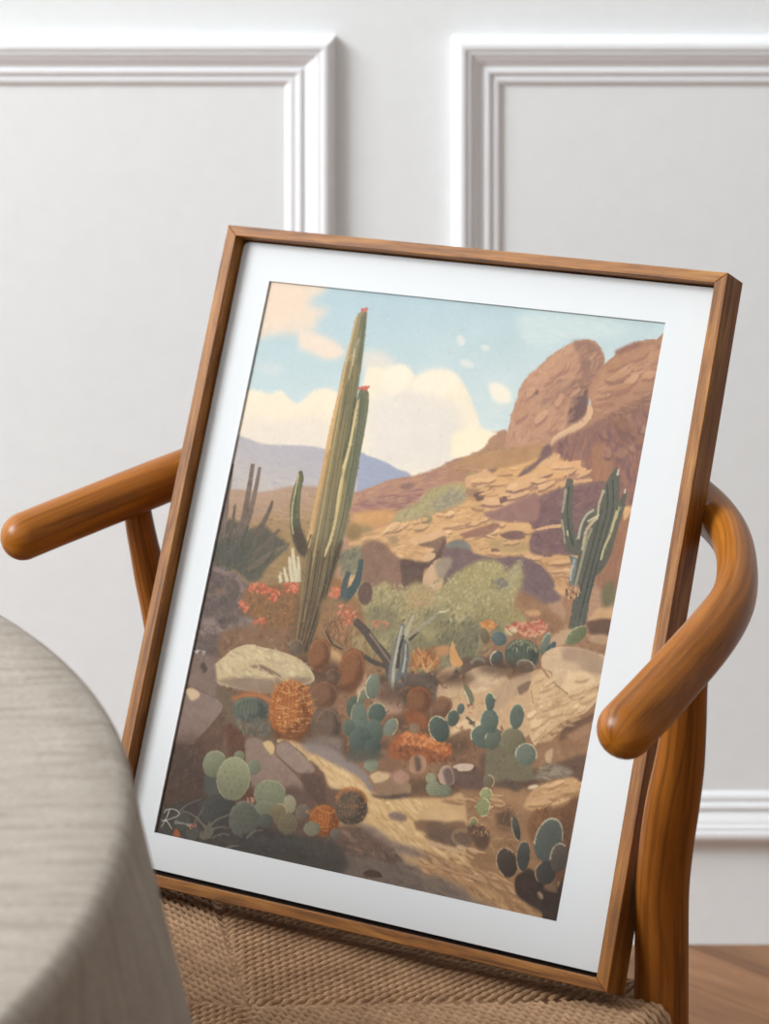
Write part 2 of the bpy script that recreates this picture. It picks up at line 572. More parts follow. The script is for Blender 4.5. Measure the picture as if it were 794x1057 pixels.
def cloth():
    n = 400
    verts, uvs, faces = [], [], []
    rows = []
    for r in np.linspace(0.02, TR - 0.008, 26): rows.append(('top', r))
    for a in np.linspace(0, math.pi / 2, 9)[1:]: rows.append(('edge', a))
    for d in np.linspace(0.012, 0.262, 30): rows.append(('drop', d))
    rng = np.random.default_rng(2)
    ph = rng.random(5) * 6.28
    def fold(a):
        # soft irregular folds round the hanging edge; the deepest falls beside the chair seat
        f = 0.42 * math.sin(9 * a + 1.1) + 0.30 * math.sin(14 * a + ph[1]) + 0.2 * math.sin(5 * a + ph[2])
        return f
    for kind, t in rows:
        for j in range(n):
            a = 2 * math.pi * j / n
            er = 0.008
            if kind == 'top':
                r, z, s = t, TZ, t
            elif kind == 'edge':
                r, z, s = TR - er + er * math.sin(t), TZ - er + er * math.cos(t), TR - er + er * t
            else:
                q = min(1.0, t / 0.30)
                flare = 0.035 * q + 0.055 * q ** 0.8 * (fold(a) + 0.35 * math.exp(-((a - 0.12) / 0.3) ** 2) + 0.3 * math.exp(-((a - 2 * math.pi - 0.12) / 0.3) ** 2))
                # pulled out where the cloth hangs free towards the camera side of the chair
                r, z, s = TR + flare, TZ - er - t, TR + t
            if kind == 'top':
                z += 0.0009 * math.sin(a * 3 + r * 22) * (r / TR)
            verts.append((TX + r * math.cos(a), TY + r * math.sin(a), z))
            uvs.append((s * math.cos(a), s * math.sin(a)))
    m = len(rows)
    for i in range(m - 1):
        for j in range(n):
            faces.append((i * n + j, i * n + (j + 1) % n, (i + 1) * n + (j + 1) % n, (i + 1) * n + j))
    faces.append(tuple(range(n)))
    o = link('tablecloth', mesh('tablecloth', verts, faces, uvs), M_LINEN)
    so = o.modifiers.new('thickness', 'SOLIDIFY'); so.thickness = 0.0016; so.offset = -1
    tag(o, 'beige slubby linen cloth draped over the round table at lower left', 'tablecloth')
cloth()
# ------------------------------------------------------------------ the framed picture
NRM = np.array([0.45983536, 0.79191212, -0.40177934])     # into the picture, away from the viewer
P0 = np.array([0.0146479, 1.98683591, CAM_H - 0.57942519])
RAIL, DEPTH, RECESS = 0.0085, 0.0275, 0.0135
FRONT = -0.00405
def on_plane(x, y, off):
    d = np.array([(x - 397) / FPX, 1.0, -(y - HOR) / FPX])
    o = np.array([0, 0, CAM_H])
    return o + d * (((P0 - o) @ NRM + off) / (d @ NRM))
TLf, TRf, BRf, BLf = [on_plane(x, y, FRONT) for x, y in ((235.5, 232), (752, 281.5), (626.5, 1025), (97.2, 899.7))]
foot = (BLf + BRf) / 2
frame = empty('picture_frame', tuple(foot), 'tall brown wood frame with white mat and desert cactus painting, leaning on the chair seat', 'picture')

WID = [0.0075, 0.0088, 0.0070, 0.0085]      # face width of the top, right, bottom and left rail
def inward(i):
    """inner corner i: each rail has its own face width"""
    c, a, b = OC[i], OC[i - 1], OC[(i + 1) % 4]
    ea = (a - c) / np.linalg.norm(a - c); eb = (b - c) / np.linalg.norm(b - c)
    s = np.linalg.norm(np.cross(ea, eb))
    return c + ea * WID[i] / s + eb * WID[i - 1] / s
OC = [TLf, TRf, BRf, BLf]
IC = [inward(i) for i in range(4)]
UPV = (TLf - BLf) / np.linalg.norm(TLf - BLf)
RTV = (BRf - BLf) / np.linalg.norm(BRf - BLf)
def rail(i):
    a, b = OC[i], OC[(i + 1) % 4]
    c, d = IC[(i + 1) % 4], IC[i]
    verts = [a, b, c, d] + [v + NRM * DEPTH for v in (a, b, c, d)]
    faces = [(0, 1, 2, 3), (7, 6, 5, 4), (0, 4, 5, 1), (1, 5, 6, 2), (2, 6, 7, 3), (3, 7, 4, 0)]
    import bmesh
    ax = (b - a) / np.linalg.norm(b - a)
    ay = np.cross(NRM, ax)
    bm = bmesh.new()
    vs = [bm.verts.new(v) for v in verts]
    for f in faces: bm.faces.new([vs[k] for k in f])
    bmesh.ops.recalc_face_normals(bm, faces=bm.faces)
    bmesh.ops.bevel(bm, geom=list(bm.edges), offset=0.0005, segments=2, profile=0.5, affect='EDGES')
    uvl = bm.loops.layers.uv.new('UVMap')
    for f in bm.faces:
        for l in f.loops:
            p = np.array(l.vert.co) - a
            l[uvl].uv = (p @ ax + i * 1.7, p @ ay + 0.7 * (p @ NRM) + i * 0.31)
    me = bpy.data.meshes.new('frame_rail'); bm.to_mesh(me); bm.free()
    link('frame_rail', me, M_FRAME, frame, smooth=False)
for i in range(4): rail(i)

def plate(name, corners, off0, off1, mat, parent, rad=0.0):
    """flat board with the given corner points (already on its front plane) and a thickness"""
    pts = []
    for i in range(4):
        c, a, b = corners[i], corners[i - 1], corners[(i + 1) % 4]
        if rad:
            ea = (a - c) / np.linalg.norm(a - c); eb = (b - c) / np.linalg.norm(b - c)
            for t in np.linspace(0, 1, 7):
                pts.append(c + ea * rad * (1 - t) ** 2 + eb * rad * t ** 2)
        else:
            pts.append(c)
    n = len(pts)
    verts = [p + NRM * off0 for p in pts] + [p + NRM * off1 for p in pts]
    faces = [tuple(range(n - 1, -1, -1)), tuple(range(n, 2 * n))] + [(i, (i + 1) % n, (i + 1) % n + n, i + n) for i in range(n)]
    return link(name, mesh(name, verts, faces), mat, parent, smooth=False)

BO = FRONT + RECESS
# mat: its rounded lower corners stop a little short of the lower rail
e = 0.0012
M1, M2, M3, M4 = [c + NRM * RECESS for c in IC]
b_l, b_r = on_plane(157.5, 896.5, BO), on_plane(605, 1001.5, BO)
ln = (b_r - b_l) / np.linalg.norm(b_r - b_l)
def hit(p, q):
    """where the side p-q crosses the mat's lower edge line"""
    A = np.stack([q - p, -ln], 1)
    t = np.linalg.lstsq(A, b_l - p, rcond=None)[0]
    return p + (q - p) * t[0]
mat_c = [M1 - UPV * e + RTV * e, M2 - UPV * e - RTV * e, hit(M2 - RTV * e, M3 - RTV * e), hit(M1 + RTV * e, M4 + RTV * e)]

def mat():
    """board with rounded outer corners and a square window over the print"""
    T = 0.0016
    hole = [on_plane(x, y, BO - T) for x, y in ((278, 290), (687, 333), (574.5, 951), (159, 859))]
    arcs = []
    for i in range(4):
        c, a, b = mat_c[i], mat_c[i - 1], mat_c[(i + 1) % 4]
        ea = (a - c) / np.linalg.norm(a - c); eb = (b - c) / np.linalg.norm(b - c)
        arcs.append([c - NRM * T + ea * 0.006 * (1 - t) ** 2 + eb * 0.006 * t ** 2 for t in np.linspace(0, 1, 7)])
    outer = [p for a in arcs for p in a]
    n = len(outer)
    verts = outer + hole + [p + NRM * T for p in outer] + [p + NRM * T for p in hole]
    faces = []
    o2 = n + 4
    for i in range(4):
        faces.append([n + i] + [i * 7 + t for t in range(6, -1, -1)])
        k = (i + 1) % 4
        faces.append([i * 7 + 6, n + i, n + k, k * 7])
        faces.append([n + i, n + i + o2, n + k + o2, n + k])
    for i in range(n):
        faces.append([i, (i + 1) % n, (i + 1) % n + o2, i + o2])
    link('mat_board', mesh('mat_board', verts, faces), M_MAT, frame, smooth=False)
mat()
plate('backing_board', [c + NRM * RECESS for c in IC], 0.003, 0.006, M_BACK, frame)
# ------------------------------------------------------------------ the printed painting, painted shape by shape on a canvas
CW, CH = 880, 1120
CANVAS = np.zeros((CH, CW, 3)) + np.array([118.0, 90.0, 70.0])
RG = np.random.default_rng(11)

# studies of the painting: origin and enlargement of each sheet the shapes below were sketched on
SHEET = dict(a=(220, 220, 3.176), b=(460, 240, 2.561), c=(180, 430, 3.609), d=(360, 430, 4.411), e=(500, 450, 4.411),
             f=(150, 640, 3.97), g=(330, 600, 4.67), h=(450, 600, 4.179), i=(150, 740, 3.97), j=(300, 740, 4.411), k=(440, 760, 4.411),
             l=(240, 285, 4.411), m=(400, 290, 2.738), n=(180, 470, 4.592), o=(280, 370, 3.525), p=(380, 560, 4.411), q=(540, 640, 4.8),
             r=(150, 800, 5.671), s=(500, 800, 6.608), z=(0, 0, 1.0))
_Q = [on_plane(x, y, BO) for x, y in ((278, 290), (687, 333), (574.5, 951), (159, 859))]
_e1 = _Q[1] - _Q[0]; _e1 = _e1 / np.linalg.norm(_e1); _e2 = np.cross(NRM, _e1)
_q = [np.array([(p - _Q[0]) @ _e1, (p - _Q[0]) @ _e2]) for p in _Q]

def cv(sheet, pts):
    """sketch sheet points -> canvas pixels of the rectangular print"""
    ox, oy, s = SHEET[sheet]
    P = np.asarray(pts, float)
    px = P[:, 0] / s + ox; py = P[:, 1] / s + oy
    d = np.stack([(px - 397) / FPX, np.ones_like(px), -(py - HOR) / FPX], 1)
    o = np.array([0, 0, CAM_H])
    w3 = o + d * ((((P0 - o) @ NRM + BO) / (d @ NRM))[:, None])
    X = np.stack([(w3 - _Q[0]) @ _e1, (w3 - _Q[0]) @ _e2], 1)
    uv = np.full((len(P), 2), 0.5)
    a, b, c, dd = _q
    for _ in range(6):
        u, v = uv[:, :1], uv[:, 1:]
        f = a * (1 - u) * (1 - v) + b * u * (1 - v) + c * u * v + dd * (1 - u) * v - X
        fu = (b - a) * (1 - v) + (c - dd) * v
        fv = (dd - a) * (1 - u) + (c - b) * u
        det = fu[:, 0] * fv[:, 1] - fu[:, 1] * fv[:, 0]
        uv[:, 0] -= (f[:, 0] * fv[:, 1] - f[:, 1] * fv[:, 0]) / det
        uv[:, 1] -= (fu[:, 0] * f[:, 1] - fu[:, 1] * f[:, 0]) / det
    return uv * [CW, CH]

def vnoise(sx, sy, seed):
    g = np.random.default_rng(seed)
    gh, gw = int(CH / sy) + 3, int(CW / sx) + 3
    G = g.random((gh, gw)) * 2 - 1
    y = np.arange(CH) / sy; x = np.arange(CW) / sx
    yi, xi = y.astype(int), x.astype(int)
    fy = (y - yi)[:, None]; fx = (x - xi)[None, :]
    fy = fy * fy * (3 - 2 * fy); fx = fx * fx * (3 - 2 * fx)
    A = G[yi][:, xi]; B = G[yi][:, xi + 1]; C2 = G[yi + 1][:, xi]; D2 = G[yi + 1][:, xi + 1]
    return A * (1 - fy) * (1 - fx) + B * (1 - fy) * fx + C2 * fy * (1 - fx) + D2 * fy * fx
N_FINE = 0.6 * vnoise(5, 5, 1) + 0.4 * vnoise(2.5, 2.5, 2)
N_MID = 0.6 * vnoise(22, 14, 3) + 0.4 * vnoise(10, 8, 4)
N_BIG = vnoise(70, 50, 5)
N_HOR = 0.6 * vnoise(30, 4, 6) + 0.4 * vnoise(16, 3, 7)
N_VER = 0.6 * vnoise(4, 34, 8) + 0.4 * vnoise(3, 18, 9)

def curve(P, closed=True, n=6):
    if closed:
        Q = np.vstack([P[-2:], P, P[:2]])
        C = catmull(Q, n)
        return C[2 * n:-2 * n]
    return catmull(P, n)

def cover(P):
    """antialiased coverage of a closed polygon -> y0, x0, mask"""
    x0 = int(max(0, math.floor(P[:, 0].min()) - 1)); x1 = int(min(CW, math.ceil(P[:, 0].max()) + 2))
    y0 = int(max(0, math.floor(P[:, 1].min()) - 1)); y1 = int(min(CH, math.ceil(P[:, 1].max()) + 2))
    if x1 <= x0 or y1 <= y0: return None
    M = np.zeros((y1 - y0, x1 - x0))
    A = P; B = np.roll(P, -1, 0)
    xs = np.arange(x0, x1)
    for iy in range(y1 - y0):
        for sub in (0.25, 0.75):
            y = y0 + iy + sub
            m = (A[:, 1] <= y) != (B[:, 1] <= y)
            if not m.any(): continue
            xc = np.sort(A[m, 0] + (y - A[m, 1]) / (B[m, 1] - A[m, 1]) * (B[m, 0] - A[m, 0]))
            for s, e_ in zip(xc[::2], xc[1::2]):
                M[iy] += 0.5 * np.clip(np.minimum(xs + 1, e_) - np.maximum(xs, s), 0, 1)
    return y0, x0, M

def blur(M, r):
    r = int(round(r))
    if r < 1: return M
    for ax in (0, 1):
        for _ in range(2):
            pad = [(0, 0), (0, 0)]; pad[ax] = (r + 1, r)
            S = np.cumsum(np.pad(M, pad, mode='edge'), axis=ax)
            n = M.shape[ax]
            M = (np.take(S, np.arange(2 * r + 1, n + 2 * r + 1), ax) - np.take(S, np.arange(0, n), ax)) / (2 * r + 1)
    return M

def mask(sheet, pts, smooth=True, soft=0.0, wob=0.0):
    P = cv(sheet, pts)
    if smooth: P = curve(P)
    if wob:
        P = P + RG.normal(size=P.shape) * wob
    r = cover(P)
    if r is None: return None
    y0, x0, M = r
    if soft >= 1:
        pad = int(soft * 2 + 2)
        yy0, xx0 = max(0, y0 - pad), max(0, x0 - pad)
        yy1, xx1 = min(CH, y0 + M.shape[0] + pad), min(CW, x0 + M.shape[1] + pad)
        B = np.zeros((yy1 - yy0, xx1 - xx0))
        B[y0 - yy0:y0 - yy0 + M.shape[0], x0 - xx0:x0 - xx0 + M.shape[1]] = M
        # keep the print border solid
        return yy0, xx0, blur(B, soft)
    return y0, x0, M

def put(m, col, alpha=1.0, tex=8.0, ntype='mid'):
    y0, x0, M = m
    h, w_ = M.shape
    sl = (slice(y0, y0 + h), slice(x0, x0 + w_))
    nz = {'mid': N_MID, 'hor': N_HOR, 'ver': N_VER, 'fine': N_FINE, 'big': N_BIG}[ntype][sl]
    c = np.asarray(col, float)
    base = c if c.ndim > 1 else np.broadcast_to(c, (h, w_, 3))
    t = tex * (0.75 * nz + 0.35 * N_FINE[sl])
    out = base + t[..., None] * np.array([1.05, 1.0, 0.9])
    k = (M * alpha)[..., None]
    CANVAS[sl] = CANVAS[sl] * (1 - k) + out * k

def fill(sheet, pts, col, soft=0.0, tex=8.0, ntype='mid', smooth=True, alpha=1.0, wob=0.0, g=None):
    """g: second colour and the two sketch points between which the first turns into it"""
    m = mask(sheet, pts, smooth, soft, wob)
    if m is None: return
    if g:
        c2, pa, pb = g
        a, b = cv(sheet, [pa, pb])
        yy, xx = np.mgrid[m[0]:m[0] + m[2].shape[0], m[1]:m[1] + m[2].shape[1]]
        d = b - a
        t = np.clip(((xx - a[0]) * d[0] + (yy - a[1]) * d[1]) / (d @ d), 0, 1)[..., None]
        col = np.asarray(col, float) * (1 - t) + np.asarray(c2, float) * t
    put(m, col, alpha, tex, ntype)

def line(sheet, pts, w0, col, w1=None, alpha=1.0, smooth=True, tex=6):
    """tapering brush line, widths in canvas pixels"""
    P = cv(sheet, pts)
    if smooth and len(P) > 2: P = curve(P, False, 6)
    w1 = w0 if w1 is None else w1
    t = np.gradient(P, axis=0); t /= np.linalg.norm(t, axis=1)[:, None] + 1e-9
    n = np.stack([-t[:, 1], t[:, 0]], 1)
    ww = np.linspace(w0, w1, len(P))[:, None] / 2
    r = cover(np.vstack([P + n * ww, (P - n * ww)[::-1]]))
    if r: put(r, col, alpha, tex)

def ell(sheet, c, rx, ry, ang, col, soft=0.0, tex=7, alpha=1.0, g=None, ntype='mid', power=2.0):
    """ellipse with radii in sheet units; ang tilts it clockwise"""
    th = np.linspace(0, 2 * math.pi, 28, endpoint=False)
    a = math.radians(ang)
    cx, sx = np.cos(th), np.sin(th)
    cx = np.sign(cx) * np.abs(cx) ** (2 / power); sx = np.sign(sx) * np.abs(sx) ** (2 / power)
    x = rx * cx; y = ry * sx
    pts = np.stack([c[0] + x * math.cos(a) - y * math.sin(a), c[1] + x * math.sin(a) + y * math.cos(a)], 1)
    fill(sheet, pts, col, soft=soft, tex=tex, smooth=True, alpha=alpha, g=g, ntype=ntype)
    return pts

def dabs(sheet, pts, n, cols, ln, wd, ang, spread=20, jit=8, alpha=0.75, smooth=True):
    """short loose brush strokes inside a shape; length and width in canvas pixels"""
    P = cv(sheet, pts)
    if smooth: P = curve(P)
    r = cover(P)
    if r is None: return
    y0, x0, M = r
    ys, xs = np.nonzero(M > 0.5)
    if not len(ys): return
    idx = RG.integers(0, len(ys), n)
    cols = np.asarray(cols, float)
    for i in idx:
        cx, cy = xs[i] + x0, ys[i] + y0
        L = ln * RG.uniform(0.5, 1.4) / 2; Wd = max(0.6, wd * RG.uniform(0.6, 1.4) / 2)
        a = math.radians(ang + RG.normal() * spread)
        R = int(L + 2)
        X0, X1, Y0, Y1 = max(0, cx - R), min(CW, cx + R + 1), max(0, cy - R), min(CH, cy + R + 1)
        yy, xx = np.mgrid[Y0:Y1, X0:X1]
        dx, dy = xx - cx, yy - cy
        u = (dx * math.cos(a) + dy * math.sin(a)) / L; v = (-dx * math.sin(a) + dy * math.cos(a)) / Wd
        k = np.clip((1 - np.sqrt(u * u + v * v)) * 2.2, 0, 1) * alpha
        c = cols[RG.integers(len(cols))] + RG.normal() * jit
        CANVAS[Y0:Y1, X0:X1] = CANVAS[Y0:Y1, X0:X1] * (1 - k[..., None]) + c * k[..., None]

def pad(sheet, c, rx, ry, ang, col, rim=None, dots=None, tex=5, nrim=26, rimw=2.2, g=None):
    """prickly pear pad: disc, lit rim beads and rows of spine dots"""
    if g is None:
        cc = np.asarray(col, float)
        col = cc + 9
        g = (cc - 16, (c[0] - rx * .7, c[1] - ry * .8), (c[0] + rx * .8, c[1] + ry * .8))
    pts = ell(sheet, c, rx, ry, ang, col, tex=tex, g=g)
    if rim is not None:
        col_r, a0, a1 = rim
        th = np.radians(np.linspace(a0, a1, nrim)) - math.radians(90)
        a = math.radians(ang)
        x = rx * 0.98 * np.cos(th); y = ry * 0.98 * np.sin(th)
        Q = np.stack([c[0] + x * math.cos(a) - y * math.sin(a), c[1] + x * math.sin(a) + y * math.cos(a)], 1)
        line(sheet, Q, rimw * 0.5, col_r, rimw * 0.5, alpha=0.55)
        for qx, qy in cv(sheet, Q):
            spot(qx, qy, rimw * RG.uniform(0.35, 0.7), col_r, 0.8)
    if dots is not None:
        a = math.radians(ang)
        st = min(rx, ry) / 2.6
        for ix in range(-6, 7):
            for iy in range(-8, 9):
                x = ix * st + (iy % 2) * st / 2; y = iy * st
                if (x / rx) ** 2 + (y / ry) ** 2 < 0.72:
                    q = cv(sheet, [(c[0] + x * math.cos(a) - y * math.sin(a), c[1] + x * math.sin(a) + y * math.cos(a))])[0]
                    spot(q[0], q[1], 1.5, dots, 0.55)

def spot(x, y, r, col, alpha=1.0):
    R = int(r + 2)
    xi, yi = int(x), int(y)
    X0, X1, Y0, Y1 = max(0, xi - R), min(CW, xi + R + 1), max(0, yi - R), min(CH, yi + R + 1)
    if X1 <= X0 or Y1 <= Y0: return
    yy, xx = np.mgrid[Y0:Y1, X0:X1]
    k = np.clip(r + 0.5 - np.hypot(xx - x, yy - y), 0, 1)[..., None] * alpha
    CANVAS[Y0:Y1, X0:X1] = CANVAS[Y0:Y1, X0:X1] * (1 - k) + np.asarray(col, float) * k

def barrel(sheet, c, rx, ry, ang, base, rib, top, nr=9, spines=None, rim=None):
    """ribbed round cactus"""
    ell(sheet, c, rx, ry, ang, base, tex=8, power=2.3)
    a = math.radians(ang)
    def loc(x, y): return (c[0] + x * math.cos(a) - y * math.sin(a), c[1] + x * math.sin(a) + y * math.cos(a))
    for q in np.linspace(-0.88, 0.88, nr):
        P = []
        for t in np.linspace(-0.96, 0.95, 9):
            P.append(loc(rx * q * math.sqrt(max(0, 1 - t * t * 0.9)), ry * t))
        line(sheet, P, 2.6, rib, 1.4, alpha=0.4)
    sh = [loc(rx * x, ry * y) for x, y in ((.35, -.85), (.8, -.6), (1, 0), (.85, .6), (.4, .93), (-.4, .95), (-.8, .75), (-.3, .7), (.3, .4), (.5, -.1))]
    fill(sheet, sh, np.asarray(rib, float) * 0.75, soft=4, alpha=.5, tex=6)
    if top is not None:
        P = [loc(rx * 0.9 * math.sin(t), -ry * 0.9 * math.cos(t)) for t in np.radians(np.linspace(-75, 75, 14))]
        line(sheet, P, 5, top, 3, alpha=0.3)
    if spines is not None:
        cols, n, L = spines
        for _ in range(n):
            t = RG.uniform(0, 2 * math.pi); rr_ = math.sqrt(RG.uniform(0, 1.0))
            x, y = rx * rr_ * math.cos(t), ry * rr_ * math.sin(t) * 0.95 - 0.03 * ry
            dx, dy = RG.normal() * L, -abs(RG.normal()) * L * 0.6 + y / ry * L * 0.5
            line(sheet, [loc(x, y), loc(x + dx, y + dy)], 1.5, cols[RG.integers(len(cols))], 0.8, alpha=0.75, smooth=False)

# ---- sky
fill('z', [(120, 280), (720, 280), (720, 520), (120, 520)], (178, 201, 209), smooth=False, tex=4, ntype='big', g=((208, 218, 216), (400, 300), (400, 470)))
dabs('z', [(270, 290), (690, 330), (680, 440), (245, 440)], 900, [(178, 202, 211), (186, 207, 213), (194, 211, 214)], 20, 6, 5, 20, 2, 0.25, smooth=False)
fill('l', [(150, -10), (400, 10), (430, 60), (340, 120), (440, 160), (380, 200), (380, 240), (300, 260), (200, 265), (100, 280), (60, 200)], (229, 212, 194), soft=9, tex=5)
fill('l', [(165, 30), (320, 50), (330, 130), (260, 200), (150, 230)], (232, 211, 190), soft=9, tex=4)
fill('l', [(300, 250), (380, 260), (470, 300), (510, 350), (440, 380), (350, 345), (300, 320)], (233, 216, 198), soft=6, tex=4)
fill('l', [(590, 350), (680, 345), (740, 400), (690, 435), (590, 420)], (220, 215, 205), soft=8, tex=3)
fill('l', [(80, 410), (180, 395), (240, 430), (160, 450)], (205, 214, 213), soft=6, tex=3, alpha=.7)
# lower clouds
fill('l', [(0, 560), (60, 520), (110, 520), (170, 535), (215, 520), (250, 550), (290, 580), (330, 555), (370, 520), (430, 510), (480, 530), (560, 560), (560, 820), (0, 820)], (240, 226, 203), soft=3, tex=4)
fill('l', [(60, 640), (250, 650), (420, 640), (500, 820), (0, 820)], (229, 217, 202), soft=14, tex=4)
fill('m', [(-60, 250), (-20, 245), (0, 250), (30, 238), (60, 245), (80, 270), (110, 260), (160, 250), (190, 262), (215, 290), (230, 320), (250, 370), (270, 420), (330, 440), (330, 560), (-80, 560), (-80, 330)], (238, 226, 204), soft=3, tex=4)
fill('m', [(-60, 350), (60, 300), (140, 330), (200, 370), (200, 520), (-60, 520)], (226, 218, 208), soft=14, tex=4)
fill('m', [(90, 260), (160, 252), (200, 280), (190, 320), (120, 320), (70, 300)], (243, 231, 210), soft=7, tex=3)
fill('m', [(-15, 255), (30, 240), (60, 250), (50, 300), (0, 320)], (243, 231, 210), soft=7, tex=3)
fill('m', [(180, 440), (230, 415), (270, 420), (310, 440), (300, 500), (180, 500)], (243, 231, 203), soft=5, tex=3)
fill('m', [(285, 295), (305, 287), (335, 300), (350, 325), (345, 345), (310, 345), (292, 325)], (238, 229, 212), soft=4, tex=3)
for q in ([(195, 158), (210, 155), (220, 170), (212, 182), (198, 178)], [(260, 183), (282, 182), (290, 192), (275, 197)], [(203, 226), (225, 222), (245, 236), (235, 245), (212, 240)]):
    fill('m', q, (217, 220, 216), soft=2, tex=2)
fill('m', [(360, 105), (440, 85), (560, 100), (680, 130), (640, 170), (540, 155), (440, 185), (380, 160)], (200, 217, 218), soft=9, tex=3, alpha=.85)
dabs('m', [(370, 105), (560, 100), (670, 135), (440, 180), (380, 160)], 90, [(210, 219, 216)], 26, 4, 8, 8, 2, .5)

# ---- far mountains
fill('z', [(225, 440), (246, 449), (255, 452), (270, 458), (290, 459), (315, 460), (330, 462), (347, 467), (362, 468), (378, 470), (395, 476), (410, 484), (425, 493), (425, 540), (200, 540)],
     (176, 172, 180), soft=1, tex=4, ntype='hor', g=((192, 182, 176), (340, 462), (320, 520)))
fill('z', [(371, 470), (380, 471), (395, 476), (410, 484), (426, 494), (400, 505), (368, 515)], (158, 164, 184), soft=1, tex=4, ntype='hor')
dabs('z', [(246, 452), (345, 470), (340, 505), (235, 505)], 160, [(168, 166, 178), (184, 178, 182)], 30, 4, 12, 10, 2, .35, smooth=False)
# low plain and hills behind the tall cactus
fill('z', [(200, 510), (240, 505), (270, 508), (300, 502), (330, 503), (345, 512), (345, 640), (180, 640)], (178, 146, 122), soft=2, tex=7, ntype='hor', g=((160, 128, 84), (300, 508), (300, 560)))
dabs('z', [(230, 512), (330, 506), (330, 535), (225, 540)], 140, [(184, 148, 128), (172, 138, 122), (190, 156, 130)], 26, 4, 2, 6, 4, .5, smooth=False)
dabs('z', [(220, 535), (330, 530), (310, 600), (215, 600)], 260, [(166, 132, 84), (150, 122, 78), (176, 142, 96), (140, 112, 76)], 24, 6, 4, 12, 5, .5, smooth=False)

# ---- the big hill on the right
fill('z', [(350, 520), (369, 508), (385, 502), (401, 496), (426, 491), (451, 483), (469, 474), (496, 466), (505, 453), (514, 447), (522, 445), (700, 440), (700, 700), (340, 700)],
     (180, 138, 108), soft=1, tex=9, ntype='hor')
dabs('d', [(20, 370), (180, 290), (290, 275), (400, 240), (480, 200), (620, 150), (700, 170), (560, 260), (400, 320), (240, 400), (20, 430)], 420,
     [(174, 130, 110), (158, 116, 104), (188, 144, 118), (166, 124, 112)], 26, 5, -16, 8, 4, .6)
dabs('d', [(20, 400), (180, 360), (330, 330), (240, 430), (20, 440)], 120, [(158, 112, 104), (146, 104, 100), (176, 134, 118)], 30, 5, -12, 6, 4, .6)
fill('d', [(230, 315), (270, 300), (300, 308), (280, 328), (240, 330)], (140, 108, 96), soft=2)
# towers
fill('m', [(185, 520), (240, 490), (280, 465), (310, 430), (333, 420), (340, 440), (335, 480), (320, 520), (300, 560), (160, 560)], (170, 130, 104), soft=1, tex=8)
fill('m', [(330, 470), (340, 420), (350, 380), (365, 335), (375, 300), (400, 265), (430, 240), (455, 215), (485, 195), (520, 175), (555, 165), (585, 170), (603, 190), (613, 215), (612, 240), (590, 275), (570, 305), (566, 345), (575, 370), (540, 410), (480, 430), (400, 470), (340, 490)],
     (186, 143, 116), tex=9, wob=.6)
fill('m', [(520, 175), (555, 168), (590, 180), (610, 215), (600, 260), (570, 305), (560, 360), (520, 400), (505, 410), (520, 340), (500, 320), (530, 270), (545, 215)], (150, 114, 98), soft=3, tex=9)
fill('m', [(510, 400), (520, 340), (545, 300), (568, 310), (566, 350), (555, 380), (530, 400)], (116, 88, 84), soft=2, tex=7)
fill('m', [(440, 330), (480, 300), (520, 300), (500, 330), (450, 355), (430, 360)], (160, 122, 104), soft=3)
fill('m', [(395, 275), (430, 245), (470, 210), (520, 180), (520, 200), (460, 250), (410, 300)], (196, 152, 122), soft=4, tex=7)
ell('m', (420, 314), 9, 8, 0, (134, 102, 92), soft=1)
dabs('m', [(345, 440), (380, 310), (480, 210), (590, 180), (600, 240), (560, 300), (510, 400), (420, 460)], 300, [(190, 146, 116), (174, 132, 106), (200, 156, 126), (162, 120, 100)], 22, 6, -50, 24, 5, .4)
fill('m', [(575, 350), (566, 320), (580, 280), (605, 245), (640, 210), (680, 182), (720, 168), (760, 164), (800, 168), (800, 540), (560, 540), (500, 480), (540, 420)], (170, 128, 102), tex=9, wob=.6)
fill('m', [(600, 260), (660, 215), (720, 190), (770, 200), (760, 260), (700, 300), (640, 330), (585, 345), (570, 320)], (182, 138, 108), soft=5, tex=9)
fill('m', [(640, 200), (700, 172), (715, 180), (690, 195), (650, 210)], (150, 108, 92), soft=2)
fill('m', [(560, 440), (600, 390), (660, 360), (740, 320), (780, 300), (780, 560), (640, 560), (560, 540)], (136, 100, 88), soft=5, tex=11, ntype='ver')
dabs('m', [(580, 340), (620, 250), (720, 190), (770, 190), (740, 420), (720, 520), (600, 400)], 300, [(176, 132, 104), (160, 118, 96), (190, 146, 114), (148, 108, 92)], 26, 5, -18, 16, 5, .4)
dabs('m', [(580, 420), (740, 330), (725, 520), (600, 520)], 160, [(132, 96, 88), (146, 108, 92), (122, 90, 86), (160, 116, 92)], 30, 6, 60, 20, 4, .45, smooth=False)
# pale cleft running down between the towers
fill('m', [(566, 350), (580, 360), (578, 380), (555, 410), (520, 430), (490, 445), (470, 470), (475, 495), (450, 525), (425, 525), (450, 500), (458, 470), (470, 440), (510, 415), (545, 395), (563, 375)], (214, 176, 140), tex=6)

# slope below, sunlit
fill('d', [(0, 560), (90, 520), (200, 490), (330, 460), (440, 430), (500, 400), (545, 350), (530, 290), (560, 260), (640, 230), (700, 210), (794, 190), (900, 150), (1000, 200), (1000, 800), (0, 800)],
     (212, 166, 112), soft=1, tex=9, ntype='hor')
dabs('d', [(0, 560), (330, 465), (500, 400), (560, 280), (794, 200), (794, 640), (0, 640)], 600, [(218, 172, 120), (200, 152, 100), (224, 180, 132), (190, 144, 96), (176, 132, 96)], 28, 5, -14, 12, 5, .5, smooth=False)
fill('d', [(20, 440), (120, 425), (215, 430), (200, 480), (90, 510), (10, 490)], (204, 152, 96), soft=4, tex=9)
fill('d', [(10, 500), (90, 500), (110, 520), (40, 545), (0, 560)], (160, 134, 92), soft=4, tex=8)
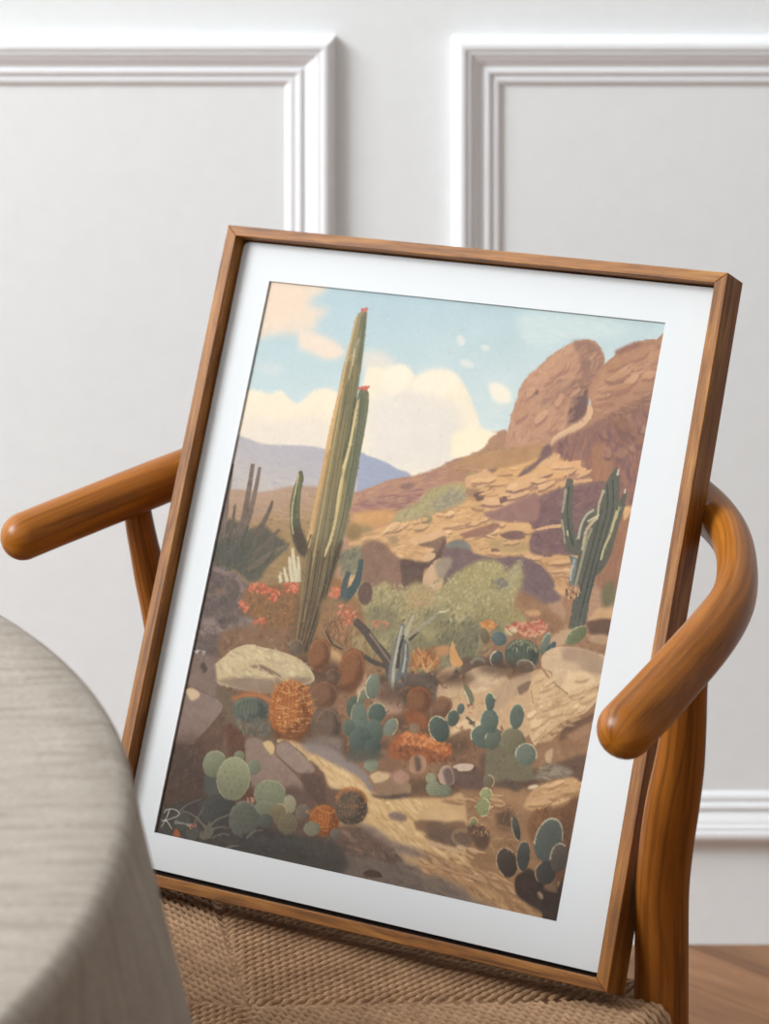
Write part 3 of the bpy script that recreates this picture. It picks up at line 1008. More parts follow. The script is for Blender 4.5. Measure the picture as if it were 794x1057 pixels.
# band of green scrub
fill('d', [(200, 480), (230, 430), (300, 400), (350, 360), (380, 325), (440, 312), (500, 305), (530, 320), (525, 380), (470, 410), (400, 430), (340, 455), (260, 480)], (172, 158, 112), soft=4, tex=9)
fill('d', [(380, 395), (440, 350), (500, 335), (530, 350), (520, 385), (450, 410), (400, 425)], (142, 132, 124), soft=4, tex=7)
dabs('d', [(215, 470), (300, 400), (380, 330), (520, 310), (525, 380), (340, 455)], 260, [(176, 162, 114), (160, 148, 108), (184, 168, 122), (150, 138, 112)], 12, 5, -40, 40, 5, .5)
ell('d', (355, 470), 24, 24, 0, (150, 136, 100), soft=2)
# rock ribs on the slope
fill('d', [(530, 300), (545, 260), (600, 235), (640, 240), (665, 260), (660, 300), (600, 330), (540, 325)], (208, 164, 122), soft=2, tex=8)
fill('d', [(540, 325), (600, 330), (650, 300), (660, 320), (610, 360), (560, 370), (530, 350)], (158, 122, 92), soft=2, tex=8)
fill('d', [(565, 355), (610, 340), (615, 375), (590, 390)], (116, 88, 78), soft=1)
fill('d', [(625, 220), (665, 205), (680, 230), (660, 255), (635, 245)], (140, 108, 92), soft=2)
dabs('d', [(460, 230), (640, 150), (794, 150), (794, 200), (640, 235), (540, 270)], 150, [(166, 128, 96), (150, 116, 90), (184, 142, 104), (160, 140, 96)], 22, 6, -16, 14, 5, .6)
fill('m', [(200, 515), (290, 480), (350, 475), (420, 460), (450, 480), (400, 510), (300, 530)], (176, 136, 98), soft=2, tex=9)

# sheet e: the shadowed flank and its sunlit ledges
fill('e', [(150, 195), (180, 150), (240, 110), (270, 50), (300, 40), (310, 80), (250, 130), (200, 170)], (124, 96, 92), soft=1.5, tex=8)
fill('e', [(305, 60), (330, 20), (420, -20), (560, -60), (800, -60), (800, 560), (560, 560), (480, 300), (470, 130), (430, 110), (350, 105)], (142, 104, 92), soft=3, tex=12, ntype='ver')
dabs('e', [(330, 20), (730, -40), (660, 340), (600, 420), (480, 260), (470, 120), (350, 100)], 320, [(128, 94, 90), (150, 108, 92), (164, 116, 92), (118, 86, 88)], 34, 8, 75, 18, 5, .5, smooth=False)
fill('e', [(480, 60), (560, 40), (580, 200), (520, 300), (490, 240)], (162, 118, 92), soft=5, tex=10, ntype='ver')
fill('e', [(90, 390), (180, 330), (240, 280), (330, 240), (480, 215), (560, 220), (600, 420), (560, 560), (430, 545), (330, 540), (230, 540), (200, 500), (220, 430), (200, 395), (130, 385)], (126, 96, 94), soft=1.5, tex=9)
dabs('e', [(180, 340), (330, 245), (480, 220), (560, 300), (430, 530), (230, 530), (215, 400)], 300, [(120, 90, 92), (134, 102, 98), (112, 86, 88), (142, 108, 98)], 24, 7, -20, 30, 4, .5)
for q in ([(0, 285), (60, 240), (130, 205), (200, 170), (290, 150), (300, 165), (240, 205), (180, 240), (190, 255), (120, 290), (0, 350)],
          [(300, 150), (320, 118), (380, 115), (440, 112), (440, 135), (470, 150), (480, 175), (400, 170), (330, 165)],
          [(0, 300), (80, 260), (180, 262), (205, 275), (100, 325), (0, 355)]):
    fill('e', q, (216, 170, 124), tex=8, wob=.8)
fill('e', [(190, 240), (240, 215), (320, 195), (460, 175), (480, 205), (380, 200), (300, 225), (200, 255)], (176, 132, 104), soft=1, tex=7)
fill('e', [(315, 225), (370, 205), (480, 195), (482, 208), (390, 215)], (208, 164, 122), tex=6)
fill('e', [(240, 140), (270, 110), (330, 80), (345, 95), (300, 130), (255, 145)], (212, 168, 126), soft=1, tex=6)
fill('e', [(70, 300), (85, 278), (105, 290), (90, 302)], (120, 92, 84))
fill('e', [(0, 440), (50, 415), (120, 400), (180, 390), (212, 410), (200, 440), (120, 440), (60, 430), (0, 470)], (216, 170, 118), tex=8, wob=.6)
fill('e', [(70, 450), (130, 440), (195, 445), (150, 470), (100, 475)], (126, 96, 92), soft=1)
fill('e', [(232, 424), (290, 408), (352, 402), (355, 415), (290, 422), (240, 432)], (210, 166, 122), tex=6)
fill('e', [(20, 480), (100, 470), (190, 480), (200, 520), (120, 530), (30, 520)], (184, 152, 104), soft=3, tex=9)
fill('e', [(0, 520), (90, 540), (250, 550), (270, 530), (330, 550), (400, 555), (410, 640), (380, 700), (330, 690), (260, 620), (180, 560), (90, 550), (0, 545)], (204, 156, 106), soft=1, tex=9)
fill('e', [(260, 535), (300, 530), (310, 548), (270, 550)], (132, 100, 88))
fill('e', [(30, 515), (60, 512), (70, 525), (35, 528)], (140, 104, 84))
dabs('e', [(250, 570), (400, 570), (400, 690), (300, 660)], 120, [(212, 164, 112), (186, 140, 94), (170, 124, 86)], 22, 5, 30, 20, 5, .5, smooth=False)
fill('e', [(500, 400), (600, 380), (660, 330), (700, 340), (640, 560), (600, 700), (500, 660)], (156, 110, 84), soft=3, tex=12, ntype='ver')
fill('e', [(630, 330), (672, 318), (665, 350), (635, 385)], (212, 166, 120), soft=1)

def ledges(sheet, pts, n, ln, ht, ang, light, dark):
    """broken sunlit ledges, each with a thin shaded underside"""
    P = np.asarray(pts, float)
    x0, y0, x1, y1 = P[:, 0].min(), P[:, 1].min(), P[:, 0].max(), P[:, 1].max()
    k = 0
    while k < n:
        x, y = RG.uniform(x0, x1), RG.uniform(y0, y1)
        A = P; B = np.roll(P, -1, 0)
        m = (A[:, 1] <= y) != (B[:, 1] <= y)
        if (np.sum((A[m, 0] + (y - A[m, 1]) / (B[m, 1] - A[m, 1]) * (B[m, 0] - A[m, 0])) > x) % 2) == 0: continue
        k += 1
        L, H = ln * RG.uniform(.4, 1.3), ht * RG.uniform(.5, 1.3)
        a = math.radians(ang + RG.normal() * 9)
        Q = [(-.5, .1), (-.25, -.4), (.1, -.5), (.5, -.25), (.45, .15), (.1, .4), (-.2, .3)]
        q = np.array([(u * L * RG.uniform(.8, 1.2), v * H * RG.uniform(.7, 1.3)) for u, v in Q])
        R2 = np.array([[math.cos(a), math.sin(a)], [-math.sin(a), math.cos(a)]])
        q = q @ R2 + [x, y]
        fill(sheet, q + [0, H * .45], dark, tex=7, soft=1, alpha=.8)
        fill(sheet, q, np.array(light) + RG.normal() * 8, tex=9, alpha=.9)
ledges('d', [(90, 530), (330, 470), (520, 400), (560, 300), (720, 220), (794, 230), (794, 380), (640, 440), (794, 500), (794, 600), (560, 540), (300, 560)], 46, 70, 20, -14, (216, 172, 122), (150, 112, 88))
ledges('e', [(0, 300), (200, 180), (450, 120), (470, 170), (200, 260), (0, 340)], 16, 90, 24, -16, (220, 176, 130), (140, 104, 92))
ledges('e', [(0, 450), (190, 400), (210, 430), (40, 520), (400, 580), (400, 660), (280, 660), (160, 560), (0, 540)], 18, 80, 20, 6, (216, 170, 120), (150, 112, 84))
ledges('m', [(345, 460), (390, 300), (480, 220), (560, 190), (540, 300), (500, 390), (420, 450)], 20, 46, 22, -50, (192, 148, 118), (158, 118, 100))
ledges('m', [(590, 330), (640, 240), (750, 190), (750, 260), (680, 310)], 18, 70, 20, -22, (190, 146, 114), (152, 112, 94))
ledges('m', [(600, 430), (740, 350), (725, 500), (620, 500)], 16, 40, 30, 70, (152, 112, 94), (122, 90, 84))

# middle distance rocks of sheet d
fill('d', [(270, 565), (330, 540), (400, 525), (448, 530), (430, 560), (380, 585), (310, 590)], (216, 172, 126), tex=7)
fill('d', [(310, 585), (380, 565), (440, 545), (432, 615), (400, 650), (350, 640), (390, 600)], (136, 104, 84), soft=1)
fill('d', [(175, 550), (220, 545), (225, 575), (190, 580)], (168, 136, 98), soft=2)
fill('d', [(60, 640), (100, 580), (130, 572), (170, 600), (240, 655), (250, 720), (260, 800), (40, 800)], (148, 110, 88), soft=2, tex=9)
fill('d', [(230, 655), (330, 660), (380, 650), (440, 560), (432, 620), (400, 680), (345, 700), (330, 790), (250, 800)], (104, 80, 68), soft=1.5, tex=8)
fill('d', [(330, 650), (360, 622), (395, 625), (385, 648), (345, 660)], (210, 168, 128), tex=6)
fill('d', [(425, 630), (445, 585), (500, 562), (545, 585), (570, 620), (660, 640), (794, 640), (900, 700), (900, 800), (430, 800)], (122, 97, 96), soft=1.5, tex=9)
fill('d', [(440, 590), (470, 568), (510, 562), (550, 585), (550, 610), (500, 595), (460, 600)], (124, 122, 112), soft=2)
fill('d', [(340, 730), (370, 680), (400, 650), (440, 645), (460, 660), (440, 700), (410, 760), (400, 800), (330, 800)], (208, 168, 130), tex=8)
fill('d', [(390, 680), (420, 645), (470, 645), (455, 700), (410, 740)], (158, 140, 116), soft=3, tex=8)
fill('d', [(500, 540), (560, 515), (650, 490), (690, 490), (650, 530), (600, 545), (540, 550)], (156, 112, 92), soft=1)
fill('d', [(690, 540), (740, 520), (794, 525), (794, 555), (720, 560)], (130, 98, 88), soft=1)
fill('d', [(610, 445), (680, 420), (794, 370), (860, 350), (860, 470), (760, 480), (650, 470)], (150, 112, 102), soft=1.5, tex=8)
fill('d', [(685, 375), (710, 362), (722, 378), (700, 395), (688, 392)], (126, 96, 88))
# purple boulder to the right of the pale scrub
fill('e', [(50, 620), (80, 570), (120, 555), (190, 565), (220, 600), (265, 680), (320, 700), (350, 740), (300, 760), (230, 775), (120, 760), (80, 700)], (126, 101, 100), soft=1.5, tex=9)
dabs('e', [(100, 570), (190, 570), (270, 690), (340, 740), (230, 765), (110, 700)], 140, [(118, 94, 96), (136, 108, 102), (108, 88, 92)], 22, 6, 40, 20, 4, .5)
# middle ground
fill('z', [(520, 615), (560, 622), (600, 655), (640, 640), (660, 600), (660, 800), (500, 800), (440, 700)], (158, 114, 80), soft=4, tex=11)
dabs('z', [(535, 625), (600, 655), (630, 640), (620, 690), (540, 660)], 160, [(166, 120, 80), (146, 102, 70), (178, 132, 92)], 20, 6, 5, 20, 5, .5, smooth=False)
fill('h', [(210, 80), (260, 85), (330, 95), (320, 102), (230, 95)], (214, 162, 116), soft=1)
fill('h', [(380, 130), (440, 125), (450, 145), (400, 150)], (204, 152, 104), soft=1.5)

# pale green scrub in the middle
fill('z', [(360, 615), (376, 600), (395, 598), (410, 612), (430, 600), (450, 610), (470, 592), (485, 583), (500, 577), (515, 580), (522, 590), (535, 580), (540, 600), (530, 625), (545, 640), (530, 655), (500, 660), (480, 700), (400, 700), (360, 660)],
     (166, 150, 100), soft=4, tex=10)
dabs('z', [(374, 612), (395, 600), (430, 605), (470, 592), (500, 578), (530, 590), (530, 620), (500, 640), (440, 640), (400, 640)], 750,
     [(190, 176, 124), (178, 162, 110), (166, 150, 98), (196, 180, 134), (154, 140, 94)], 9, 5, -60, 50, 5, .6)
dabs('z', [(365, 620), (395, 612), (460, 640), (530, 640), (510, 665), (480, 700), (390, 690), (362, 660)], 700,
     [(160, 146, 94), (144, 132, 88), (128, 118, 82), (172, 154, 104), (112, 104, 78)], 14, 4, -72, 22, 6, .55)
dabs('p', [(340, 400), (480, 360), (500, 470), (440, 540), (300, 480)], 320, [(112, 108, 82), (126, 118, 84), (98, 96, 78), (140, 128, 88)], 14, 4, -76, 18, 5, .5)
for q, a_, b_ in (((470, 668), 26, 20), ((425, 672), 22, 18), ((500, 645), 24, 12), ((395, 640), 16, 16), ((450, 640), 16, 10)):
    ell('z', q, a_, b_, 0, (112, 106, 82), soft=9, alpha=.5)
dabs('z', [(380, 640), (450, 625), (530, 630), (500, 665), (480, 700), (400, 695)], 260, [(120, 114, 84), (136, 128, 90), (104, 100, 80), (150, 140, 98)], 13, 4, -72, 18, 5, .5)
dabs('p', [(170, 210), (260, 190), (300, 270), (220, 310), (170, 270)], 90, [(196, 152, 104), (186, 146, 100)], 12, 5, -70, 20, 5, .5)
dabs('p', [(550, 190), (600, 160), (640, 190), (600, 220)], 40, [(118, 112, 110), (130, 124, 112)], 12, 6, -30, 40, 4, .55)
dabs('p', [(480, 300), (640, 270), (700, 330), (600, 370), (480, 370)], 200, [(158, 140, 84), (146, 130, 80), (172, 150, 96)], 10, 5, -60, 40, 5, .55)
dabs('p', [(640, 150), (680, 90), (690, 80), (700, 110), (640, 230)], 70, [(176, 164, 124), (164, 152, 118)], 10, 5, -50, 30, 5, .6)

# ---- dark shrub and rocks at the left
fill('z', [(150, 590), (225, 585), (250, 600), (270, 610), (330, 640), (330, 740), (150, 740)], (118, 100, 92), soft=3, tex=10)
fill('n', [(150, 560), (190, 525), (230, 535), (290, 560), (330, 620), (340, 680), (300, 760), (260, 810), (220, 820), (130, 800), (90, 760)], (106, 90, 82), soft=1.5, tex=9)
fill('n', [(175, 535), (230, 530), (300, 570), (340, 640), (400, 700), (330, 730), (300, 690), (310, 620), (270, 575), (200, 560)], (142, 116, 110), soft=2, tex=8)
fill('n', [(195, 635), (220, 620), (245, 640), (230, 670), (195, 665)], (130, 98, 80), soft=1.5)
fill('n', [(200, 670), (240, 665), (245, 700), (210, 705)], (88, 76, 70), soft=2)
fill('n', [(110, 790), (190, 770), (270, 800), (340, 770), (430, 810), (420, 860), (330, 850), (200, 860), (100, 850)], (144, 122, 112), soft=3, tex=8)
fill('n', [(190, 850), (320, 815), (350, 830), (340, 890), (250, 910), (180, 980), (90, 930), (100, 860)], (104, 86, 78), soft=2.5, tex=8)
fill('n', [(200, 780), (280, 770), (260, 800), (240, 825), (215, 815)], (96, 80, 76), soft=1)
fill('n', [(60, 950), (140, 940), (220, 970), (230, 1080), (60, 1080)], (128, 102, 90), soft=2, tex=8)
dabs('n', [(100, 560), (300, 560), (340, 700), (420, 820), (330, 900), (100, 930)], 260, [(110, 94, 86), (124, 104, 96), (98, 84, 78), (136, 112, 104)], 22, 7, 20, 40, 4, .4, smooth=False)
dg = [(92, 88, 74), (78, 80, 70), (104, 96, 82), (86, 84, 76)]
fill('n', [(170, 520), (200, 430), (230, 330), (260, 300), (300, 320), (350, 350), (420, 330), (470, 370), (540, 430), (500, 470), (440, 530), (400, 590), (350, 600), (290, 545), (230, 530)], (96, 90, 76), soft=3, tex=10, ntype='ver')
for P, w0, w1, c_ in (([(250, 400), (320, 330), (345, 210), (372, 40)], 20, 9, (116, 98, 86)), ([(300, 420), (350, 300), (385, 160), (405, 55)], 16, 7, (122, 104, 92)),
                      ([(215, 420), (235, 320), (250, 240), (252, 190)], 14, 6, (124, 104, 94)), ([(200, 380), (250, 200), (275, 40)], 8, 8, (110, 94, 84)),
                      ([(255, 420), (275, 320), (288, 235)], 12, 5, (108, 94, 80)), ([(330, 460), (410, 340), (450, 260), (466, 215)], 15, 6, (104, 92, 78)),
                      ([(340, 500), (430, 420), (500, 350)], 13, 6, (110, 96, 80)), ([(350, 550), (450, 470), (545, 420)], 14, 6, (118, 102, 84)),
                      ([(340, 570), (420, 520), (480, 450)], 10, 5, (92, 88, 74)), ([(300, 540), (320, 420), (350, 330)], 10, 5, (84, 82, 70))):
    line('n', P, w0, c_, w1, tex=12)
for _ in range(90):
    x0_, y0_ = RG.uniform(190, 340), RG.uniform(440, 550)
    a_ = RG.uniform(-1.9, -0.5)
    L_ = RG.uniform(60, 150)
    line('n', [(x0_, y0_), (x0_ + L_ * math.cos(a_) * .9, y0_ + L_ * math.sin(a_))], 4, dg[RG.integers(4)], 1.5, alpha=.6, smooth=False)

# red flowers behind the cactus foot
fill('n', [(330, 640), (420, 620), (580, 610), (600, 700), (600, 920), (500, 930), (350, 880), (400, 800), (310, 730)], (146, 102, 62), soft=4, tex=11)
dabs('n', [(340, 680), (580, 660), (590, 900), (380, 880)], 200, [(152, 100, 58), (124, 92, 58), (166, 112, 62), (176, 110, 66), (108, 88, 62)], 14, 5, -60, 40, 6, .6, smooth=False)
for q, n_ in (([(345, 620), (400, 600), (450, 630), (440, 660), (360, 650)], 45), ([(450, 640), (500, 640), (480, 690), (445, 680)], 26), ([(520, 610), (585, 595), (590, 640), (530, 650)], 40),
              ([(300, 700), (350, 690), (350, 740), (310, 740)], 22), ([(370, 780), (420, 770), (420, 800), (380, 805)], 14)):
    dabs('n', q, n_, [(222, 112, 76), (208, 96, 62), (232, 128, 92), (196, 90, 58)], 9, 6, 0, 60, 6, .85)
dabs('n', [(360, 860), (500, 850), (540, 920), (430, 925), (350, 890)], 90, [(176, 100, 54), (164, 92, 50), (188, 112, 64)], 14, 6, 0, 40, 5, .6)
for P, w0, w1 in (([(505, 600), (500, 575), (505, 555)], 7, 5), ([(535, 600), (525, 560), (520, 530)], 8, 5), ([(560, 600), (550, 540), (545, 480)], 9, 6), ([(580, 600), (565, 500), (560, 440)], 10, 6), ([(590, 600), (590, 540), (585, 480)], 9, 6)):
    line('n', P, w0, (206, 194, 160), w1)
# right of the cactus foot: flowers, small blue green cactus, grey round rock
fill('o', [(190, 830), (240, 800), (310, 870), (340, 960), (330, 1060), (140, 1060)], (160, 112, 66), soft=4, tex=11)
fill('o', [(250, 720), (290, 690), (350, 690), (370, 740), (320, 770), (260, 780)], (130, 122, 96), soft=4, tex=9)
dabs('o', [(240, 740), (290, 690), (355, 695), (340, 770), (250, 790)], 90, [(116, 118, 100), (134, 128, 98), (104, 108, 96)], 16, 5, -60, 20, 5, .6)
fill('o', [(270, 640), (290, 600), (320, 610), (325, 650), (285, 660)], (150, 120, 76), soft=3)
fill('o', [(330, 680), (370, 660), (430, 690), (430, 790), (360, 830), (330, 760)], (142, 108, 86), soft=3, tex=9)
ell('o', (342, 855), 27, 42, 5, (112, 84, 74), soft=1)
for q, n_ in (([(210, 850), (250, 830), (260, 870), (220, 880)], 40), ([(250, 920), (290, 890), (300, 950), (265, 965)], 45)):
    dabs('o', q, n_, [(224, 112, 78), (206, 92, 60), (234, 130, 96)], 9, 6, 0, 60, 6, .85)

# foreground ground behind barrels
fill('f', [(300, 60), (700, 60), (794, 200), (794, 560), (600, 520), (300, 480)], (138, 100, 70), soft=6, tex=11)
dabs('f', [(310, 60), (700, 70), (790, 200), (790, 540), (600, 500), (300, 300)], 260, [(146, 96, 60), (112, 84, 62), (160, 112, 76), (98, 74, 56), (150, 120, 92)], 18, 7, 10, 50, 6, .55, smooth=False)
fill('z', [(330, 690), (440, 700), (500, 720), (520, 800), (440, 820), (330, 800)], (148, 106, 74), soft=5, tex=11)
dabs('z', [(300, 680), (460, 700), (500, 780), (420, 790), (320, 760)], 220, [(166, 104, 60), (146, 92, 56), (182, 122, 74), (138, 96, 70)], 18, 7, 20, 50, 6, .45, smooth=False)
# ---- the tall cactus
body = [(270, -30), (330, -30), (325, 40), (310, 120), (292, 200), (280, 290), (262, 380), (290, 300), (300, 220), (312, 140), (322, 112), (340, 106), (354, 120), (355, 160), (345, 250), (330, 320), (310, 420), (297, 500), (280, 580), (262, 660), (230, 780), (185, 900), (150, 1000), (135, 1060), (78, 1060), (92, 960), (110, 820), (125, 720), (138, 620), (160, 510), (180, 420), (210, 270), (240, 120)]
# main stem with its flat sided top
fill('l', [(600, 152), (580, 165), (565, 190), (548, 250), (525, 340), (500, 430), (476, 560), (470, 620), (480, 680), (530, 680), (553, 640), (570, 520), (585, 420), (600, 300), (611, 190), (611, 160)], (146, 134, 100), tex=8, ntype='ver')
fill('l', [(600, 152), (590, 200), (580, 290), (560, 400), (540, 540), (530, 640), (540, 660), (553, 640), (570, 520), (585, 420), (600, 300), (611, 190), (611, 160)], (112, 112, 88), soft=1, tex=8, ntype='ver')
fill('o', [(340, 106), (322, 115), (312, 150), (300, 220), (285, 300), (262, 380), (240, 500), (225, 600), (230, 720), (262, 660), (297, 500), (330, 320), (346, 230), (355, 160), (354, 122)], (110, 110, 86), tex=8, ntype='ver')
fill('o', [(276, 12), (268, 36), (259, 70), (250, 100), (217, 250), (180, 420), (160, 510), (138, 620), (125, 720), (110, 820), (92, 960), (78, 1060), (135, 1060), (160, 980), (200, 860), (240, 740), (262, 660), (285, 560), (262, 380), (280, 290), (292, 200), (306, 100), (318, 30), (300, 10)], (134, 120, 84), tex=9, ntype='ver')
fill('o', [(125, 700), (180, 660), (250, 680), (240, 750), (200, 860), (150, 1000), (135, 1060), (78, 1060), (95, 940)], (118, 98, 66), soft=7, tex=9, ntype='ver', alpha=.8)
fill('o', [(95, 900), (180, 880), (150, 1000), (135, 1060), (78, 1060)], (112, 84, 56), soft=7, tex=9, ntype='ver', alpha=.8)
fill('o', [(300, 150), (312, 150), (302, 225), (287, 305), (262, 390), (262, 340), (280, 270)], (92, 90, 70), tex=5)
# lit left edge and ribs
for P, w0, w1, c_, al in (
        ([(258, 80), (249, 120), (216, 260), (186, 420), (164, 520), (143, 630), (130, 690)], 5, 10, (206, 164, 110), .9),
        ([(250, 130), (222, 270), (195, 420), (172, 530), (152, 640)], 5, 6, (186, 146, 96), .8),
        ([(262, 110), (240, 240), (212, 400), (190, 530), (168, 650), (140, 800), (115, 960)], 3, 4, (186, 166, 116), .7),
        ([(275, 90), (255, 220), (230, 380), (205, 540), (185, 660), (160, 800), (125, 1000)], 3, 3, (98, 92, 70), .7),
        ([(285, 100), (270, 220), (245, 380), (222, 540), (200, 680), (172, 830)], 3, 3, (94, 92, 70), .6),
        ([(296, 60), (280, 220), (258, 370), (236, 500), (212, 640), (185, 760)], 3, 3, (88, 90, 70), .6),
        ([(316, 150), (302, 230), (288, 310), (268, 390), (248, 480), (235, 580), (215, 660), (192, 720)], 5, 6, (212, 190, 136), .9),
        ([(308, 180), (296, 250), (280, 330), (260, 400)], 3, 4, (222, 196, 140), .8),
        ([(262, 400), (258, 460), (245, 540), (225, 620)], 4, 4, (196, 172, 118), .8),
        ([(330, 130), (318, 240), (300, 360), (278, 480), (255, 600), (225, 720), (190, 850), (150, 1000)], 4, 4, (84, 88, 70), .7),
        ([(340, 130), (330, 230), (312, 350), (290, 480), (265, 610), (235, 740)], 3, 3, (94, 98, 76), .7),
        ([(322, 140), (310, 250), (292, 370), (270, 490), (248, 610), (205, 760), (170, 900)], 3, 3, (132, 126, 92), .7),
        ([(130, 700), (118, 800), (104, 930), (90, 1040)], 4, 4, (160, 124, 80), .7),
        ([(180, 720), (160, 840), (130, 980)], 3, 3, (86, 72, 52), .7), ([(215, 720), (190, 830), (155, 960)], 3, 3, (90, 76, 54), .7), ([(150, 720), (135, 830), (112, 970)], 3, 3, (92, 76, 52), .7)):
    line('o', P, w0, c_, w1, alpha=al)
for P, w0, w1, c_, al in (([(566, 180), (540, 290), (515, 400), (490, 520), (462, 640), (435, 790)], 4, 9, (204, 168, 118), .85), ([(590, 180), (575, 270), (550, 400), (520, 540), (490, 700)], 3, 3, (84, 88, 72), .7),
                          ([(600, 180), (590, 290), (572, 400), (550, 540), (520, 720)], 3, 3, (92, 96, 76), .6), ([(556, 330), (545, 400), (530, 470)], 3, 2, (206, 188, 144), .8), ([(575, 280), (560, 340), (548, 410)], 2, 2, (200, 186, 146), .7)):
    line('l', P, w0, c_, w1, alpha=al)
dabs('l', [(585, 148), (612, 146), (612, 158), (590, 160)], 16, [(206, 112, 92), (190, 96, 80)], 7, 5, 0, 50, 5, .9)
dabs('l', [(570, 508), (618, 500), (620, 516), (572, 518)], 20, [(204, 104, 84), (188, 92, 76)], 7, 5, 0, 50, 5, .9)
fill('o', [(262, 660), (240, 740), (200, 860), (160, 980), (135, 1060), (120, 1060), (150, 960), (185, 850), (222, 740), (245, 670)], (74, 62, 46), soft=1.5, tex=6, alpha=.75)
for q in (0.15, 0.35, 0.55, 0.75, 0.92):
    line('o', [(130 + 115 * q, 700), (112 + 95 * q, 860), (84 + 56 * q, 1050)], 3, (72, 58, 42), 2.5, alpha=.7)
    line('o', [(124 + 115 * q, 700), (107 + 95 * q, 860), (80 + 56 * q, 1050)], 2, (150, 120, 82), 2, alpha=.5)
line('o', [(190, 910), (230, 905), (270, 870), (305, 825), (320, 780), (328, 730)], 30, (74, 88, 86), 9)
line('o', [(262, 875), (265, 830), (282, 775)], 16, (80, 92, 90), 11)
line('o', [(186, 905), (205, 915), (225, 912)], 16, (68, 82, 80), 14)
# small left arm
fill('o', [(100, 412), (112, 410), (118, 440), (110, 470), (104, 540), (106, 600), (120, 650), (130, 670), (126, 710), (118, 720), (95, 700), (75, 650), (68, 590), (70, 520), (82, 470), (92, 440)], (92, 92, 66), tex=7, ntype='ver')
fill('o', [(75, 620), (105, 620), (128, 670), (126, 715), (95, 700)], (84, 70, 54), soft=3, tex=6)
line('o', [(100, 420), (90, 470), (78, 530), (74, 590), (80, 640)], 4, (190, 178, 128), 3, alpha=.9)
line('o', [(108, 430), (98, 500), (94, 580)], 2.5, (128, 124, 88), 2, alpha=.7)
line('o', [(125, 700), (145, 640)], 4, (96, 82, 60), 3)

# ---- the darker cactus at the right
dk = (98, 96, 84)
fill('e', [(385, 540), (400, 600), (385, 650), (390, 700), (410, 690), (430, 560)], (118, 120, 112), tex=6)
fill('e', [(375, 197), (395, 192), (405, 210), (402, 300), (402, 370), (412, 440), (440, 488), (438, 535), (405, 540), (370, 510), (355, 450), (350, 380), (356, 330), (368, 290), (366, 235)], dk, tex=7, ntype='ver')
fill('e', [(560, 200), (585, 160), (600, 150), (614, 175), (614, 270), (603, 350), (575, 440), (545, 540), (510, 630), (480, 740), (455, 860), (380, 875), (400, 740), (410, 650), (425, 560), (440, 490), (480, 430), (515, 350), (535, 270)], dk, tex=8, ntype='ver')
fill('e', [(640, 255), (648, 265), (640, 320), (620, 380), (600, 450), (575, 540), (545, 600), (505, 635), (515, 560), (550, 500), (580, 420), (600, 340), (618, 290)], (96, 94, 82), tex=7, ntype='ver')
fill('e', [(430, 480), (425, 440), (440, 390), (465, 350), (490, 330), (510, 340), (500, 370), (470, 400), (450, 440), (445, 490)], (96, 96, 80), tex=6)
for P, w0, w1, c_ in (([(370, 240), (362, 310), (354, 350)], 5, 5, (164, 160, 134)), ([(352, 380), (362, 440), (366, 490)], 4, 3, (168, 160, 128)), ([(378, 430), (380, 455)], 4, 3, (204, 190, 152)),
                      ([(545, 245), (525, 300), (518, 345), (515, 380)], 5, 4, (184, 176, 144)), ([(500, 335), (465, 360), (440, 410), (428, 470)], 5, 5, (190, 182, 160)),
                      ([(515, 370), (490, 395), (465, 430), (455, 470), (445, 520)], 6, 5, (196, 184, 146)), ([(490, 420), (465, 480), (445, 560), (425, 640), (415, 680)], 5, 5, (160, 154, 124)),
                      ([(470, 390), (500, 372), (525, 358)], 4, 3, (206, 196, 160)), ([(605, 180), (612, 150)], 4, 3, (222, 212, 190)), ([(638, 262), (642, 240)], 3, 3, (222, 208, 186)),
                      ([(605, 340), (590, 390), (572, 450), (545, 510), (530, 565)], 6, 4, (206, 192, 138)), ([(615, 320), (600, 380)], 3, 3, (190, 176, 130)),
                      ([(560, 220), (560, 330), (530, 450), (490, 600), (455, 740), (430, 850)], 3, 3, (62, 68, 58)), ([(585, 200), (585, 330), (550, 460), (510, 600), (470, 760)], 3, 3, (64, 70, 60)),
                      ([(535, 330), (505, 450), (465, 600), (430, 740)], 3, 3, (66, 70, 60)), ([(412, 560), (395, 620), (392, 660)], 4, 4, (174, 176, 176)), ([(385, 230), (378, 330), (385, 420), (405, 500)], 3, 3, (60, 66, 56))):
    line('e', P, w0, c_, w1, alpha=.85)
fill('e', [(375, 700), (400, 680), (430, 690), (430, 720), (405, 750), (395, 800), (380, 880), (360, 870), (370, 800), (355, 760)], (168, 122, 86), tex=9)
dabs('e', [(370, 690), (432, 685), (430, 730), (380, 740)], 40, [(206, 172, 130), (92, 66, 52), (180, 134, 96)], 9, 4, 70, 30, 6, .8)
fill('e', [(470, 850), (510, 790), (580, 775), (582, 830), (520, 850)], (206, 160, 112), soft=1.5, tex=8)
fill('e', [(460, 850), (580, 835), (560, 920), (480, 900)], (112, 80, 62), soft=2, tex=8)
fill('e', [(470, 910), (560, 905), (555, 950), (480, 935)], (186, 146, 110), soft=2, tex=8)
fill('e', [(530, 720), (560, 670), (595, 680), (590, 760), (540, 780)], (118, 110, 78), soft=4, tex=8)
fill('e', [(290, 940), (340, 890), (400, 880), (390, 930), (330, 960)], (198, 158, 118), soft=1.5, tex=8)
